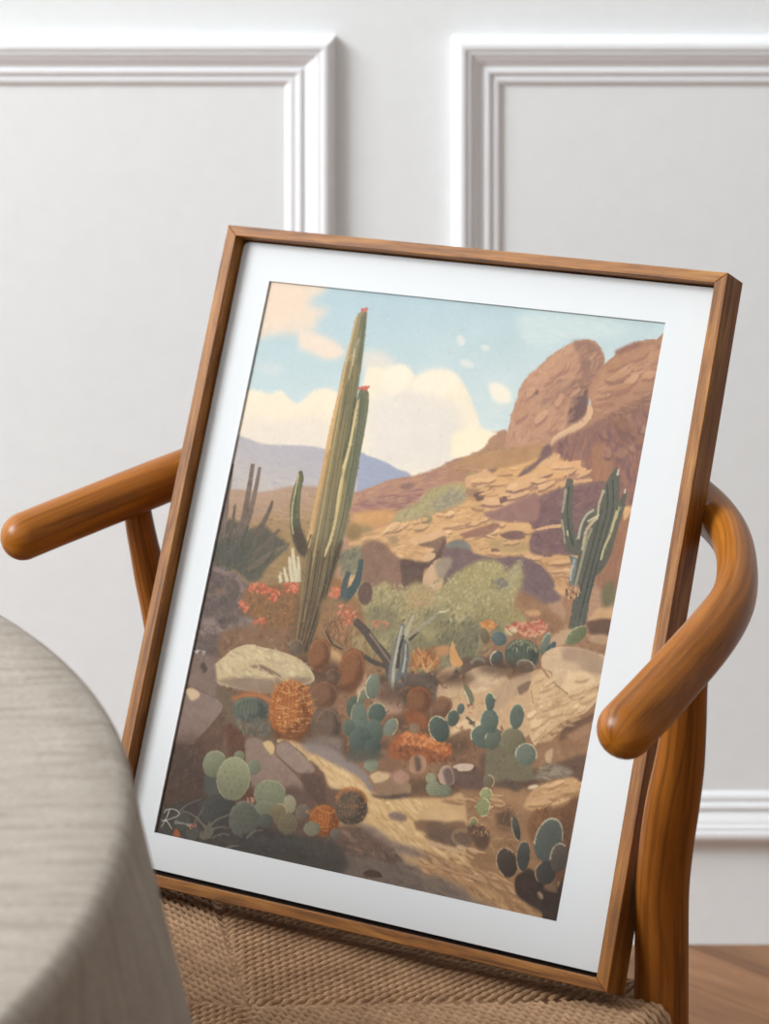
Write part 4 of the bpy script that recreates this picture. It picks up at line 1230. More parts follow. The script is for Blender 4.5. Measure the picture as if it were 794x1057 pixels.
# ---- flowers, prickly pears and barrel in front of it
dabs('h', [(300, 205), (350, 180), (430, 170), (480, 190), (470, 220), (420, 240), (340, 225)], 150, [(214, 120, 88), (200, 100, 76), (224, 146, 108), (206, 160, 120), (190, 92, 70)], 12, 6, -10, 40, 7, .8)
dabs('h', [(300, 210), (335, 200), (350, 225), (310, 235)], 16, [(214, 186, 140)], 12, 5, 20, 30, 5, .8)
dabs('h', [(190, 185), (240, 170), (255, 200), (210, 215)], 50, [(214, 140, 72), (204, 124, 60), (222, 154, 84)], 10, 6, 0, 60, 5, .8)
pad('h', (605, 233), 55, 30, -38, (118, 124, 84), rim=((190, 180, 130), -60, 60))
pad('h', (472, 268), 17, 50, 20, (112, 122, 104), rim=((176, 176, 140), -90, 30))
pad('h', (497, 285), 14, 30, 40, (82, 96, 98))
pad('h', (210, 235), 20, 34, -10, (122, 106, 76))
pad('h', (272, 247), 32, 30, 30, (94, 108, 106))
barrel('h', (370, 315), 74, 64, 5, (92, 100, 82), (62, 70, 60), (186, 178, 128), nr=9)
dabs('h', [(310, 275), (360, 252), (430, 275), (440, 300), (330, 300)], 60, [(150, 150, 112), (170, 166, 120)], 10, 2, 70, 20, 5, .6)
fill('h', [(110, 340), (150, 325), (260, 330), (300, 370), (150, 400), (110, 390)], (110, 84, 66), soft=2)
line('h', [(150, 355), (170, 335), (195, 335), (212, 350)], 7, (130, 122, 104), 6)
pad('h', (262, 333), 28, 34, 20, (88, 92, 84), rim=((212, 204, 172), 200, 330))
pad('h', (385, 368), 40, 30, 15, (122, 108, 88), rim=((190, 176, 142), -80, 80))
# ---- rocks at right
sun = (222, 184, 136)
fill('h', [(0, 470), (60, 440), (120, 400), (180, 370), (250, 375), (300, 400), (330, 430), (440, 380), (480, 420), (440, 520), (420, 640), (300, 720), (160, 760), (60, 720), (0, 620)], (206, 164, 118), tex=9)
fill('h', [(130, 420), (170, 380), (210, 364), (270, 372), (310, 395), (270, 440), (210, 470), (160, 480)], (218, 184, 142), tex=8, soft=1)
fill('h', [(240, 490), (290, 440), (370, 400), (415, 400), (400, 440), (340, 500), (260, 560), (230, 540)], (190, 154, 118), tex=8, soft=1.5)
fill('h', [(350, 460), (400, 430), (412, 440), (395, 470), (360, 490)], (138, 108, 86), soft=1)
fill('h', [(455, 330), (480, 300), (530, 282), (600, 285), (680, 305), (730, 330), (720, 430), (660, 480), (600, 510), (560, 490), (500, 430), (455, 370)], (212, 176, 134), tex=9)
fill('h', [(540, 290), (640, 290), (720, 330), (715, 400), (650, 390), (600, 350), (550, 340)], (180, 148, 116), soft=3, tex=9)
fill('h', [(460, 370), (520, 440), (600, 510), (690, 460), (690, 560), (600, 620), (470, 720), (420, 700), (400, 640), (410, 560), (400, 470), (430, 400)], (214, 174, 124), tex=9)
fill('h', [(560, 400), (640, 390), (690, 430), (660, 480), (600, 505), (540, 470)], (226, 190, 142), soft=2, tex=7)
for P, w0 in (([(455, 370), (500, 430), (560, 480), (600, 512), (660, 485), (690, 455)], 3), ([(470, 380), (500, 400), (490, 450)], 2), ([(430, 540), (500, 510), (570, 480)], 2), ([(440, 610), (470, 570), (520, 540)], 2), ([(410, 470), (420, 530)], 2), ([(440, 640), (500, 590), (600, 560)], 2)):
    line('h', P, w0 * 1.3, (150, 108, 76), w0, alpha=.7)
fill('h', [(430, 740), (440, 690), (500, 640), (560, 600), (640, 570), (700, 520), (690, 620), (640, 740), (540, 720)], (156, 112, 76), tex=11)
fill('h', [(520, 670), (560, 620), (640, 590), (680, 570), (670, 620), (600, 660), (540, 690)], (122, 84, 60), soft=2, tex=9)
fill('h', [(560, 670), (620, 630), (680, 600), (670, 640), (600, 690)], (164, 120, 84), soft=1.5, tex=8)
dabs('h', [(400, 480), (560, 490), (690, 470), (600, 600), (430, 700)], 170, [(220, 182, 132), (206, 164, 114), (228, 192, 146), (196, 154, 106)], 22, 6, -30, 20, 4, .45)
fill('h', [(60, 650), (100, 610), (150, 590), (200, 620), (160, 660), (80, 670)], (224, 186, 138), tex=7)
fill('h', [(20, 720), (80, 660), (150, 640), (200, 700), (230, 740), (220, 836), (20, 836)], (140, 100, 68), soft=2, tex=10)
fill('h', [(100, 440), (115, 435), (150, 470), (165, 510), (150, 530), (120, 480)], (124, 120, 90), tex=6)
line('h', [(130, 585), (160, 612), (172, 640)], 5, (96, 96, 80), 3)
line('h', [(105, 440), (135, 500), (145, 540)], 2.5, (222, 208, 164), 2)
ledges('h', [(440, 400), (700, 380), (690, 470), (600, 590), (430, 690), (410, 560)], 26, 70, 26, -28, (222, 184, 134), (186, 144, 102))
ledges('h', [(130, 420), (300, 385), (260, 440), (160, 480)], 8, 60, 20, -20, (222, 188, 146), (196, 156, 116))
# ground under those rocks down to the lower right
fill('k', [(-60, 180), (60, 160), (260, 120), (480, 140), (760, 60), (740, 200), (600, 860), (400, 860), (-60, 720)], (162, 118, 78), soft=3, tex=11)
fill('k', [(240, 120), (280, 60), (330, 90), (480, 150), (740, 80), (730, 210), (560, 200), (460, 240), (300, 230)], (112, 82, 60), soft=3, tex=9)
fill('k', [(540, 90), (560, 60), (578, 60), (570, 110), (555, 150)], (196, 160, 118), soft=1, tex=6)
fill('k', [(470, 190), (560, 130), (640, 140), (670, 170), (600, 190), (520, 200)], (140, 122, 100), soft=2, tex=9)
dabs('k', [(470, 190), (560, 120), (660, 150), (600, 200)], 60, [(150, 132, 108), (166, 148, 120), (118, 98, 78)], 16, 4, -10, 20, 5, .6)
fill('k', [(440, 320), (480, 250), (560, 210), (660, 185), (705, 220), (690, 290), (600, 270), (540, 320), (480, 340)], (206, 158, 104), soft=2.5, tex=10)
dabs('k', [(450, 310), (540, 220), (690, 200), (680, 290), (540, 330)], 120, [(214, 166, 112), (194, 146, 94), (222, 178, 126), (178, 130, 82)], 22, 5, -18, 16, 5, .5)
fill('k', [(560, 330), (640, 290), (700, 280), (680, 480), (620, 760), (560, 600), (480, 480), (470, 360)], (136, 88, 52), soft=5, tex=10)
dabs('k', [(470, 350), (690, 290), (650, 560), (600, 560), (500, 520)], 180, [(144, 94, 56), (126, 80, 48), (156, 104, 62)], 24, 7, 60, 30, 5, .45, smooth=False)
ell('k', (486, 230), 26, 9, -15, (226, 200, 160), soft=1)
fill('k', [(290, 240), (400, 240), (460, 250), (420, 330), (330, 300)], (170, 124, 82), soft=4, tex=10)
fill('k', [(320, 340), (380, 330), (400, 400), (360, 430), (320, 400)], (108, 78, 56), soft=5, tex=8)
for _ in range(46):
    x0_, y0_ = RG.uniform(170, 400), RG.uniform(300, 520)
    line('k', [(x0_, y0_), (x0_ + RG.uniform(20, 60), y0_ + RG.uniform(-30, 20)), (x0_ + RG.uniform(40, 110), y0_ + RG.uniform(-10, 40))], 4, [(176, 126, 82), (140, 98, 64), (196, 148, 100), (154, 106, 68)][RG.integers(4)], 1.5, alpha=.5)

# ---- centre: bare wood, barrel cacti, prickly pears
fill('g', [(0, 100), (180, 120), (230, 300), (330, 420), (340, 540), (200, 560), (100, 480), (0, 400)], (150, 112, 74), soft=5, tex=11)
dabs('g', [(20, 130), (180, 130), (200, 260), (120, 330), (20, 240)], 160, [(170, 112, 66), (150, 110, 74), (184, 130, 88), (128, 102, 72)], 14, 4, -50, 50, 6, .5, smooth=False)
dabs('g', [(80, 120), (165, 120), (165, 200), (90, 210)], 60, [(216, 108, 76), (200, 96, 64), (228, 130, 96)], 9, 6, 0, 60, 6, .7)
dabs('g', [(250, 190), (330, 190), (330, 220), (260, 225)], 26, [(206, 132, 96), (196, 120, 84)], 12, 5, -5, 25, 5, .6)
dabs('g', [(160, 240), (260, 230), (300, 330), (230, 380), (160, 320)], 130, [(160, 144, 92), (142, 126, 82), (176, 156, 104)], 20, 4, -75, 15, 5, .5)
for _ in range(26):
    x0_, y0_ = RG.uniform(30, 130), RG.uniform(230, 320)
    line('g', [(x0_, y0_), (x0_ + RG.uniform(-30, 40), y0_ - RG.uniform(20, 70)), (x0_ + RG.uniform(-20, 60), y0_ - RG.uniform(50, 110))], 2, [(120, 78, 50), (196, 120, 74), (92, 70, 52)][RG.integers(3)], 1, alpha=.6)
line('g', [(30, 240), (60, 300), (110, 330)], 4, (80, 62, 52), 3)
fill('g', [(330, 440), (480, 440), (640, 420), (700, 460), (640, 560), (420, 600), (260, 560), (240, 480)], (104, 86, 70), soft=4, tex=10)
line('g', [(170, 190), (220, 240), (270, 310), (320, 370), (345, 440)], 15, (94, 78, 68), 22)
line('g', [(240, 250), (290, 320), (340, 390)], 5, (136, 114, 94), 4)
line('g', [(200, 350), (260, 390), (320, 410)], 9, (84, 76, 66), 9)
line('g', [(345, 570), (352, 440), (365, 340), (385, 270), (400, 205)], 20, (124, 120, 110), 10)
line('g', [(372, 570), (395, 450), (412, 370), (412, 280)], 24, (104, 106, 102), 12)
line('g', [(350, 540), (356, 430), (372, 330), (396, 215)], 7, (176, 168, 148), 5)
line('g', [(412, 280), (425, 230), (452, 160)], 11, (178, 166, 136), 5)
line('g', [(415, 285), (450, 260), (490, 215), (540, 180), (575, 150)], 12, (160, 148, 118), 5)
line('g', [(430, 285), (465, 255), (475, 245)], 6, (82, 70, 60), 3)
line('g', [(575, 150), (605, 145), (625, 135)], 4, (206, 192, 150), 2)
line('g', [(400, 440), (412, 370), (415, 300)], 5, (170, 164, 148), 3)
line('g', [(375, 420), (385, 330), (405, 260)], 8, (80, 66, 60), 4)
# orange dry plant
for _ in range(46):
    a_ = RG.uniform(-2.6, -0.6)
    x0_, y0_ = RG.uniform(480, 560), RG.uniform(380, 450)
    line('g', [(x0_, y0_), (x0_ + 70 * math.cos(a_), y0_ + 80 * math.sin(a_))], 5, [(206, 142, 80), (186, 120, 64), (220, 160, 98), (160, 100, 56)][RG.integers(4)], 2, alpha=.8, smooth=False)
for _ in range(20):
    x0_, y0_ = RG.uniform(440, 490), RG.uniform(400, 450)
    line('g', [(x0_, y0_), (x0_ - RG.uniform(0, 30), y0_ - RG.uniform(20, 70))], 5, [(206, 142, 80), (186, 120, 64), (160, 100, 56)][RG.integers(3)], 2, alpha=.8, smooth=False)
fill('g', [(625, 340), (640, 290), (652, 320), (670, 360), (690, 400), (650, 415), (630, 390)], (212, 150, 84), tex=9)
fill('g', [(550, 320), (620, 310), (620, 350), (570, 360)], (190, 134, 84), soft=2, tex=8)
fill('g', [(560, 460), (600, 420), (650, 410), (640, 450), (590, 490)], (206, 166, 124), soft=1.5, tex=8)
fill('g', [(570, 500), (680, 470), (690, 500), (640, 560), (560, 560)], (196, 156, 116), soft=2, tex=9)
fill('g', [(600, 520), (680, 480), (690, 540), (620, 560)], (204, 168, 124), soft=1, tex=8)

fill('g', [(260, 500), (340, 520), (400, 580), (380, 640), (300, 620), (250, 570)], (176, 136, 110), soft=3, tex=9)
fill('g', [(20, 330), (90, 340), (110, 400), (60, 450), (0, 420)], (206, 160, 104), soft=3, tex=8)
fill('g', [(160, 500), (200, 460), (225, 450), (220, 520), (180, 550)], (202, 164, 124), soft=1.5)
for q, rx_, ry_ in (((322, 690), 30, 14), ((352, 700), 24, 14), ((300, 752), 40, 12), ((336, 762), 24, 10), ((378, 772), 34, 10), ((430, 748), 34, 12), ((462, 770), 24, 10), ((265, 745), 26, 10), ((515, 800), 40, 10), ((445, 812), 30, 10), ((480, 806), 26, 8), ((408, 716), 22, 10), ((520, 690), 30, 8), ((470, 700), 22, 8)):
    ell('z', q, rx_, ry_, 0, (98, 70, 50), soft=7, alpha=.75)
dabs('z', [(310, 670), (470, 690), (560, 800), (480, 825), (350, 780)], 260, [(112, 76, 50), (178, 122, 80), (92, 66, 48), (160, 104, 62)], 13, 5, 10, 50, 8, .55, smooth=False)
rib = (112, 62, 32)
barrel('f', (712, 142), 46, 68, 8, (150, 98, 60), rib, (206, 132, 74), nr=9)
barrel('f', (618, 108), 30, 30, 0, (128, 106, 82), (90, 74, 60), (206, 150, 96), nr=7)
barrel('g', (150, 430), 62, 108, 14, (152, 96, 56), rib, (206, 128, 70), nr=10)
barrel('g', (60, 455), 30, 36, 0, (122, 90, 68), (86, 62, 50), None, nr=7)
barrel('f', (735, 305), 50, 54, 0, (134, 92, 62), (104, 62, 38), (188, 116, 66), nr=9)
barrel('f', (770, 228), 30, 28, 0, (120, 88, 64), (84, 60, 48), (186, 122, 74), nr=7)
barrel('g', (478, 575), 60, 70, 4, (142, 90, 54), (110, 62, 34), (190, 108, 50), nr=9)
barrel('g', (590, 605), 45, 52, 30, (140, 96, 64), (108, 66, 42), (204, 140, 88), nr=6)
fill('g', [(400, 640), (470, 625), (520, 660), (510, 710), (430, 700)], (150, 84, 44), soft=3, tex=9)
# pale rock above the spiny barrel
fill('f', [(275, 195), (310, 160), (360, 120), (420, 100), (480, 112), (560, 130), (640, 165), (685, 215), (690, 250), (640, 270), (520, 300), (440, 295), (350, 275), (290, 255)], (202, 178, 132), tex=9)
fill('f', [(290, 250), (400, 230), (520, 240), (640, 230), (685, 240), (640, 270), (520, 300), (440, 295), (350, 275)], (152, 126, 102), soft=3, tex=9)
fill('f', [(430, 190), (470, 182), (520, 205), (560, 230), (540, 240), (500, 215), (450, 200)], (140, 112, 88), soft=1)
dabs('f', [(290, 190), (420, 105), (600, 150), (680, 220), (420, 250)], 150, [(212, 188, 140), (192, 168, 124), (220, 198, 150), (174, 150, 116)], 22, 6, 15, 25, 4, .5)
fill('f', [(200, 150), (270, 160), (290, 210), (285, 310), (210, 290), (160, 280)], (134, 108, 94), soft=2, tex=9)
for q in ((235, 185), (245, 205), (240, 195)): ell('f', q, 8, 14, 30, (92, 74, 64), soft=1)
dabs('f', [(195, 122), (245, 128), (240, 140), (200, 135)], 14, [(206, 200, 190)], 5, 3, 10, 40, 5, .7)
# shadowed rocks, lower left
fill('f', [(290, 270), (340, 290), (440, 300), (540, 320), (540, 500), (420, 500), (330, 420), (300, 340)], (118, 96, 74), soft=4, tex=9)
fill('f', [(160, 290), (200, 280), (260, 310), (320, 360), (330, 440), (300, 560), (240, 700), (220, 780), (40, 800), (60, 700), (100, 540)], (112, 82, 62), soft=1.5, tex=10)
fill('f', [(150, 300), (200, 285), (260, 310), (315, 345), (300, 390), (220, 480), (180, 510), (115, 500), (130, 420)], (142, 116, 104), tex=8)
fill('f', [(162, 290), (190, 278), (222, 300), (215, 320), (185, 328)], (206, 176, 134), soft=1)
fill('f', [(325, 440), (360, 430), (410, 480), (405, 600), (340, 560)], (108, 72, 50), soft=4, tex=8)
fill('i', [(110, 130), (180, 120), (210, 200), (180, 250), (120, 250)], (82, 70, 62), soft=7, tex=8)
fill('i', [(100, 120), (240, 90), (260, 330), (200, 400), (60, 420)], (94, 68, 52), soft=10, tex=10, alpha=.6)
dabs('i', [(110, 110), (250, 90), (250, 320), (80, 380)], 160, [(100, 74, 58), (86, 68, 58), (116, 82, 62)], 24, 8, -70, 30, 4, .4, smooth=False)
# pinkish big rock and its dark slab
fill('f', [(410, 500), (450, 480), (520, 520), (600, 580), (660, 680), (700, 760), (640, 830), (520, 780), (440, 680), (410, 600)], (150, 122, 106), soft=1.5, tex=9)
fill('f', [(480, 505), (510, 495), (530, 520), (520, 550), (495, 530)], (214, 178, 122), soft=1)
fill('f', [(530, 520), (545, 492), (575, 486), (620, 520), (665, 560), (720, 620), (745, 690), (740, 790), (660, 790), (680, 720), (620, 640), (560, 580), (530, 550)], (126, 90, 68), tex=9)
fill('f', [(535, 515), (575, 495), (620, 530), (690, 600), (680, 630), (620, 620), (560, 570), (535, 545)], (156, 130, 114), soft=1, tex=7)
line('f', [(540, 497), (575, 487), (615, 515), (660, 550), (672, 575)], 6, (220, 184, 134), 4)
fill('f', [(640, 640), (720, 640), (740, 700), (735, 800), (660, 800)], (104, 76, 60), soft=3, tex=9)
# spiny golden barrel
barrel('f', (595, 370), 84, 122, 2, (176, 98, 40), (122, 64, 26), None, nr=9)
for _ in range(60):
    t = RG.uniform(-1.9, 1.9)
    line('f', [(595 + 80 * math.sin(t), 370 - 112 * math.cos(t)), (595 + 98 * math.sin(t + RG.normal() * .1), 370 - 134 * math.cos(t + RG.normal() * .1))], 2.5, (206, 120, 52), 1, alpha=.8, smooth=False)
barrel('f', (595, 370), 78, 112, 2, (180, 102, 42), (126, 66, 28), None, nr=9, spines=([(232, 168, 92), (222, 148, 72), (240, 186, 114)], 120, 26))
fill('f', [(510, 450), (600, 470), (680, 440), (670, 500), (600, 500), (520, 480)], (126, 76, 40), soft=5, tex=8, alpha=.6)
# blue green barrel and the grey barrel
fill('f', [(350, 320), (420, 295), (500, 310), (510, 340), (430, 320), (370, 335)], (186, 110, 60), soft=3, tex=9)
barrel('f', (430, 365), 74, 50, 3, (104, 108, 92), (66, 72, 66), (162, 150, 116), nr=9)
dabs('f', [(370, 400), (480, 400), (520, 470), (420, 470), (380, 440)], 90, [(104, 108, 94), (124, 118, 96), (90, 88, 78)], 14, 6, 20, 50, 5, .6)
barrel('f', (735, 435), 56, 76, 0, (112, 92, 74), (78, 64, 54), (168, 118, 78), nr=10)
barrel('g', (40, 700), 62, 92, 0, (120, 94, 74), (82, 66, 54), (186, 126, 78), nr=9)
fill('f', [(640, 490), (794, 480), (794, 560), (700, 540)], (132, 112, 98), soft=4, tex=9)

# ---- sandy path
fill('j', [(0, 110), (60, 130), (160, 180), (260, 230), (330, 260), (350, 310), (400, 350), (520, 370), (700, 370), (794, 380), (794, 800), (794, 840), (0, 660), (200, 480), (340, 400), (300, 330), (220, 330), (170, 300), (150, 240), (80, 190)], (206, 164, 110), soft=2, tex=9, ntype='hor')
fill('j', [(40, 125), (150, 130), (270, 200), (340, 250), (380, 330), (330, 330), (240, 260), (150, 190), (80, 160)], (146, 128, 120), soft=3, tex=8)
fill('j', [(80, 175), (160, 200), (270, 255), (330, 310), (350, 350), (250, 320), (180, 320), (150, 240)], (224, 184, 126), soft=3, tex=8)
fill('j', [(340, 380), (420, 370), (640, 380), (740, 400), (600, 420), (560, 470), (660, 580), (794, 640), (794, 700), (600, 650), (420, 560), (320, 480)], (222, 178, 116), soft=4, tex=9)
dabs('j', [(90, 180), (300, 270), (400, 370), (620, 390), (580, 500), (780, 640), (780, 700), (500, 620), (330, 480), (320, 370), (170, 270)], 420, [(228, 186, 124), (212, 168, 108), (234, 196, 138), (196, 150, 96)], 36, 6, 28, 14, 5, .45, smooth=False)
fill('j', [(300, 490), (380, 500), (460, 560), (600, 610), (720, 670), (700, 690), (560, 640), (440, 610), (330, 560)], (146, 120, 104), soft=4, tex=9)
fill('j', [(0, 560), (140, 560), (330, 620), (520, 660), (680, 720), (794, 770), (794, 860), (0, 680)], (128, 108, 94), soft=5, tex=10, ntype='hor')
fill('k', [(-20, 560), (100, 600), (220, 660), (360, 720), (520, 780), (540, 850), (340, 830), (200, 760), (100, 700), (-20, 640)], (188, 140, 90), soft=5, tex=11)
dabs('k', [(-20, 520), (200, 590), (380, 660), (440, 740), (520, 790), (400, 800), (200, 720), (-20, 620)], 240, [(206, 160, 108), (178, 130, 84), (192, 144, 96), (150, 106, 70)], 36, 6, 26, 12, 5, .5, smooth=False)
fill('k', [(-20, 640), (60, 640), (180, 700), (220, 740), (340, 790), (300, 800), (100, 760), (-20, 720)], (134, 112, 98), soft=5, tex=9)
dabs('j', [(0, 590), (300, 630), (560, 690), (780, 780), (780, 830), (300, 730), (0, 670)], 200, [(120, 102, 90), (138, 116, 98), (110, 94, 84)], 34, 7, 14, 10, 4, .4, smooth=False)
# left bank by the path
fill('j', [(0, 500), (140, 520), (280, 490), (400, 560), (520, 660), (380, 650), (200, 620), (0, 600)], (120, 92, 74), soft=4, tex=10)
dabs('j', [(60, 540), (300, 510), (500, 650), (340, 640), (80, 590)], 150, [(128, 98, 80), (108, 82, 68), (146, 112, 90), (96, 78, 68)], 26, 7, 20, 20, 5, .5)
fill('j', [(330, 710), (360, 695), (400, 705), (418, 728), (380, 732), (340, 728)], (92, 64, 50), tex=7)
fill('j', [(440, 450), (480, 430), (530, 455), (510, 475), (460, 465)], (140, 114, 100), soft=2)
ledges('k', [(450, 310), (560, 220), (690, 210), (680, 280), (560, 320)], 12, 90, 22, -16, (216, 168, 114), (170, 124, 80))
ledges('k', [(-20, 440), (150, 470), (260, 560), (380, 640), (480, 740), (300, 690), (-20, 600)], 24, 90, 14, 24, (208, 160, 110), (160, 114, 76))
ledges('k', [(0, 290), (300, 260), (380, 330), (240, 350), (0, 390)], 14, 80, 16, 6, (204, 158, 106), (150, 106, 72))
# rocks between path and pears
fill('j', [(350, 280), (400, 248), (450, 255), (470, 290), (540, 300), (540, 350), (450, 370), (380, 330)], (158, 122, 90), soft=1, tex=9)
fill('j', [(360, 270), (400, 246), (450, 254), (440, 285), (380, 300)], (216, 178, 130), soft=1, tex=7)
fill('j', [(450, 250), (500, 240), (545, 280), (500, 305), (460, 280)], (180, 132, 108), soft=1.5, tex=8)
fill('j', [(380, 160), (460, 150), (500, 200), (480, 250), (400, 240)], (146, 104, 76), soft=3, tex=9)
fill('j', [(360, 350), (440, 360), (520, 348), (540, 360), (460, 375), (380, 365)], (96, 76, 64), soft=2)
fill('j', [(580, 450), (620, 420), (700, 412), (794, 450), (794, 490), (700, 480), (600, 480)], (216, 172, 118), soft=1.5, tex=8)
fill('j', [(560, 480), (600, 470), (700, 480), (794, 480), (794, 590), (700, 570), (620, 530), (570, 510)], (144, 104, 74), soft=2, tex=9)
fill('k', [(0, 400), (60, 390), (110, 420), (200, 430), (200, 500), (100, 500), (0, 460)], (120, 92, 72), soft=4, tex=9)
line('k', [(190, 430), (140, 430), (120, 455), (140, 490), (190, 510)], 8, (184, 142, 102), 5, alpha=.45)
for q in ((30, 490), (60, 498), (100, 510), (130, 520), (160, 508), (215, 520)):
    ell('k', q, 22, 12, 20, (206, 166, 122), soft=1)
# orange bush
fill('g', [(330, 800), (380, 740), (450, 730), (540, 750), (620, 790), (640, 830), (560, 870), (420, 860), (340, 850)], (172, 96, 48), soft=3, tex=10)
dabs('g', [(380, 745), (460, 730), (560, 760), (630, 800), (600, 840), (480, 790), (390, 790)], 170, [(214, 128, 66), (196, 108, 52), (226, 146, 84), (178, 92, 44)], 11, 7, -40, 50, 5, .75)
dabs('g', [(340, 800), (420, 790), (600, 840), (640, 870), (420, 870)], 110, [(140, 78, 42), (156, 88, 46), (120, 70, 42)], 13, 6, -50, 50, 5, .6)
# small stones under it
fill('g', [(430, 870), (450, 840), (490, 838), (515, 870), (500, 920), (450, 925), (430, 900)], (176, 130, 96), tex=8)
fill('g', [(455, 850), (480, 845), (490, 900), (465, 915)], (112, 84, 68), soft=2)
fill('j', [(670, 270), (690, 228), (720, 222), (740, 250), (745, 300), (710, 312), (680, 300)], (188, 156, 134), tex=7)
fill('j', [(692, 250), (720, 230), (740, 260), (742, 300), (710, 310)], (118, 94, 84), soft=1.5)
fill('k', [(120, 140), (160, 125), (220, 130), (235, 160), (260, 200), (250, 240), (190, 240), (140, 220)], (112, 84, 70), soft=1.5, tex=8)
fill('k', [(120, 140), (160, 124), (215, 130), (200, 155), (150, 158)], (206, 176, 152), tex=6)
pad('g', (248, 885), 34, 32, 0, (134, 142, 116))
# prickly pear, centre
pg = (96, 108, 92)
pad('g', (165, 610), 36, 56, 0, (88, 98, 80))
pad('g', (205, 560), 20, 40, 20, (118, 118, 94), rim=((206, 186, 150), 180, 300))
pad('g', (255, 505), 34, 62, 10, (116, 124, 104), rim=((204, 196, 160), 200, 330))
pad('g', (190, 660), 40, 78, -4, (110, 122, 104), rim=((176, 164, 120), 190, 330), g=((94, 108, 94), (160, 620), (220, 720)))
pad('g', (275, 632), 44, 48, 20, (86, 100, 88), rim=((190, 176, 130), -120, 60))
pad('g', (264, 720), 40, 58, -10, (94, 106, 92))
pad('g', (140, 705), 30, 42, -10, (96, 106, 88))
pad('g', (198, 770), 58, 70, 0, (86, 98, 88))
pad('g', (255, 800), 40, 44, 0, (82, 94, 84))
pad('g', (342, 702), 30, 48, 28, (124, 132, 114), rim=((206, 160, 100), 0, 130), dots=(104, 112, 98))
fill('g', [(120, 830), (170, 810), (280, 820), (300, 850), (200, 870), (130, 860)], (96, 92, 78), soft=4, tex=8)
ell('g', (457, 708), 26, 26, 0, (142, 112, 84), soft=1)
# pair right of centre
pad('g', (575, 712), 48, 66, -22, (84, 94, 82), rim=((214, 200, 160), 230, 420))
pad('g', (642, 658), 30, 42, 12, (88, 98, 86), rim=((200, 186, 146), 250, 400))
pad('g', (680, 614), 18, 26, 10, (96, 106, 92))
# prickly pear group in front of the rocks
fill('h', [(215, 730), (260, 700), (380, 690), (400, 760), (420, 830), (400, 860), (230, 860), (210, 800)], (122, 110, 82), soft=1.5, tex=8)
pad('h', (330, 690), 56, 60, 0, (124, 114, 84), rim=((176, 152, 106), -60, 70))
pad('h', (210, 668), 62, 52, 15, (94, 104, 90), rim=((218, 206, 168), 240, 330))
pad('h', (245, 680), 34, 48, 20, (100, 108, 90), rim=((190, 182, 140), -100, -20))
pad('h', (230, 600), 40, 54, 5, (100, 112, 98), rim=((206, 194, 150), 250, 420), dots=(82, 92, 82))
pad('h', (232, 518), 22, 40, -4, (94, 106, 94), rim=((206, 194, 150), -120, 60))
pad('h', (348, 582), 32, 56, 8, (102, 112, 96), rim=((214, 202, 160), -150, 60), dots=(84, 94, 82))
pad('h', (388, 746), 46, 48, 10, (112, 120, 104), rim=((222, 206, 166), -110, 100), dots=(92, 100, 88))
# small pale cactus by the path
pad('j', (638, 280), 24, 26, 0, (140, 142, 104), dots=(180, 176, 136))
pad('j', (650, 325), 34, 36, 0, (132, 136, 104), dots=(174, 170, 130))
pad('j', (700, 335), 34, 28, 10, (124, 128, 102))
pad('k', (272, 262), 28, 28, 0, (150, 152, 100), dots=(196, 188, 136), rim=((206, 194, 150), -100, 100))
pad('k', (258, 322), 30, 42, 8, (138, 144, 92), dots=(190, 182, 128), rim=((206, 194, 150), 0, 180))
pad('k', (215, 395), 20, 28, 0, (142, 134, 88), rim=((206, 170, 120), -90, 90))
fill('k', [(185, 420), (230, 400), (280, 420), (290, 470), (270, 515), (225, 500)], (104, 74, 54), soft=2, tex=9)
dabs('k', [(190, 400), (280, 400), (290, 460), (200, 440)], 60, [(214, 168, 118), (176, 122, 78), (128, 86, 58)], 8, 2, -60, 50, 6, .7)
pad('k', (283, 203), 26, 28, 0, (118, 106, 80), rim=((190, 160, 112), 0, 140))
fill('k', [(330, 210), (390, 200), (440, 230), (400, 250)], (104, 84, 68), soft=2)

# ---- lower right prickly pear
fill('k', [(410, 640), (460, 615), (520, 660), (560, 720), (640, 740), (600, 870), (520, 800), (430, 740), (405, 700)], (74, 54, 42), soft=1.5, tex=8)
fill('s', [(290, 640), (340, 660), (390, 740), (480, 800), (540, 700), (490, 1020), (400, 1000), (390, 900), (270, 830), (215, 780), (215, 700)], (74, 54, 42), soft=1, tex=8)
pad('s', (415, 668), 70, 80, 0, (76, 74, 70), rim=((196, 150, 104), 230, 330))
pad('s', (437, 440), 92, 152, 16, (102, 110, 100), rim=((216, 204, 168), 250, 440), nrim=30, rimw=3.2, g=((88, 96, 90), (440, 330), (400, 580)))
pad('s', (508, 562), 60, 100, 8, (106, 96, 84), rim=((218, 206, 170), 260, 390), rimw=3)
pad('s', (215, 362), 26, 86, -12, (82, 80, 70), rim=((176, 156, 118), 190, 330))
pad('s', (152, 595), 70, 104, -14, (80, 66, 54), rim=((206, 170, 124), 220, 420), rimw=2.6)
pad('s', (264, 552), 46, 104, 4, (78, 78, 72), rim=((196, 160, 116), 190, 370), rimw=2.4)
ell('s', (382, 820), 14, 30, -30, (176, 150, 116), soft=1)
ell('s', (445, 770), 40, 18, 0, (150, 112, 84), soft=2)
ell('s', (505, 740), 5, 18, 5, (190, 170, 130), soft=1)
line('s', [(345, 640), (390, 590)], 3, (200, 156, 110), 2)

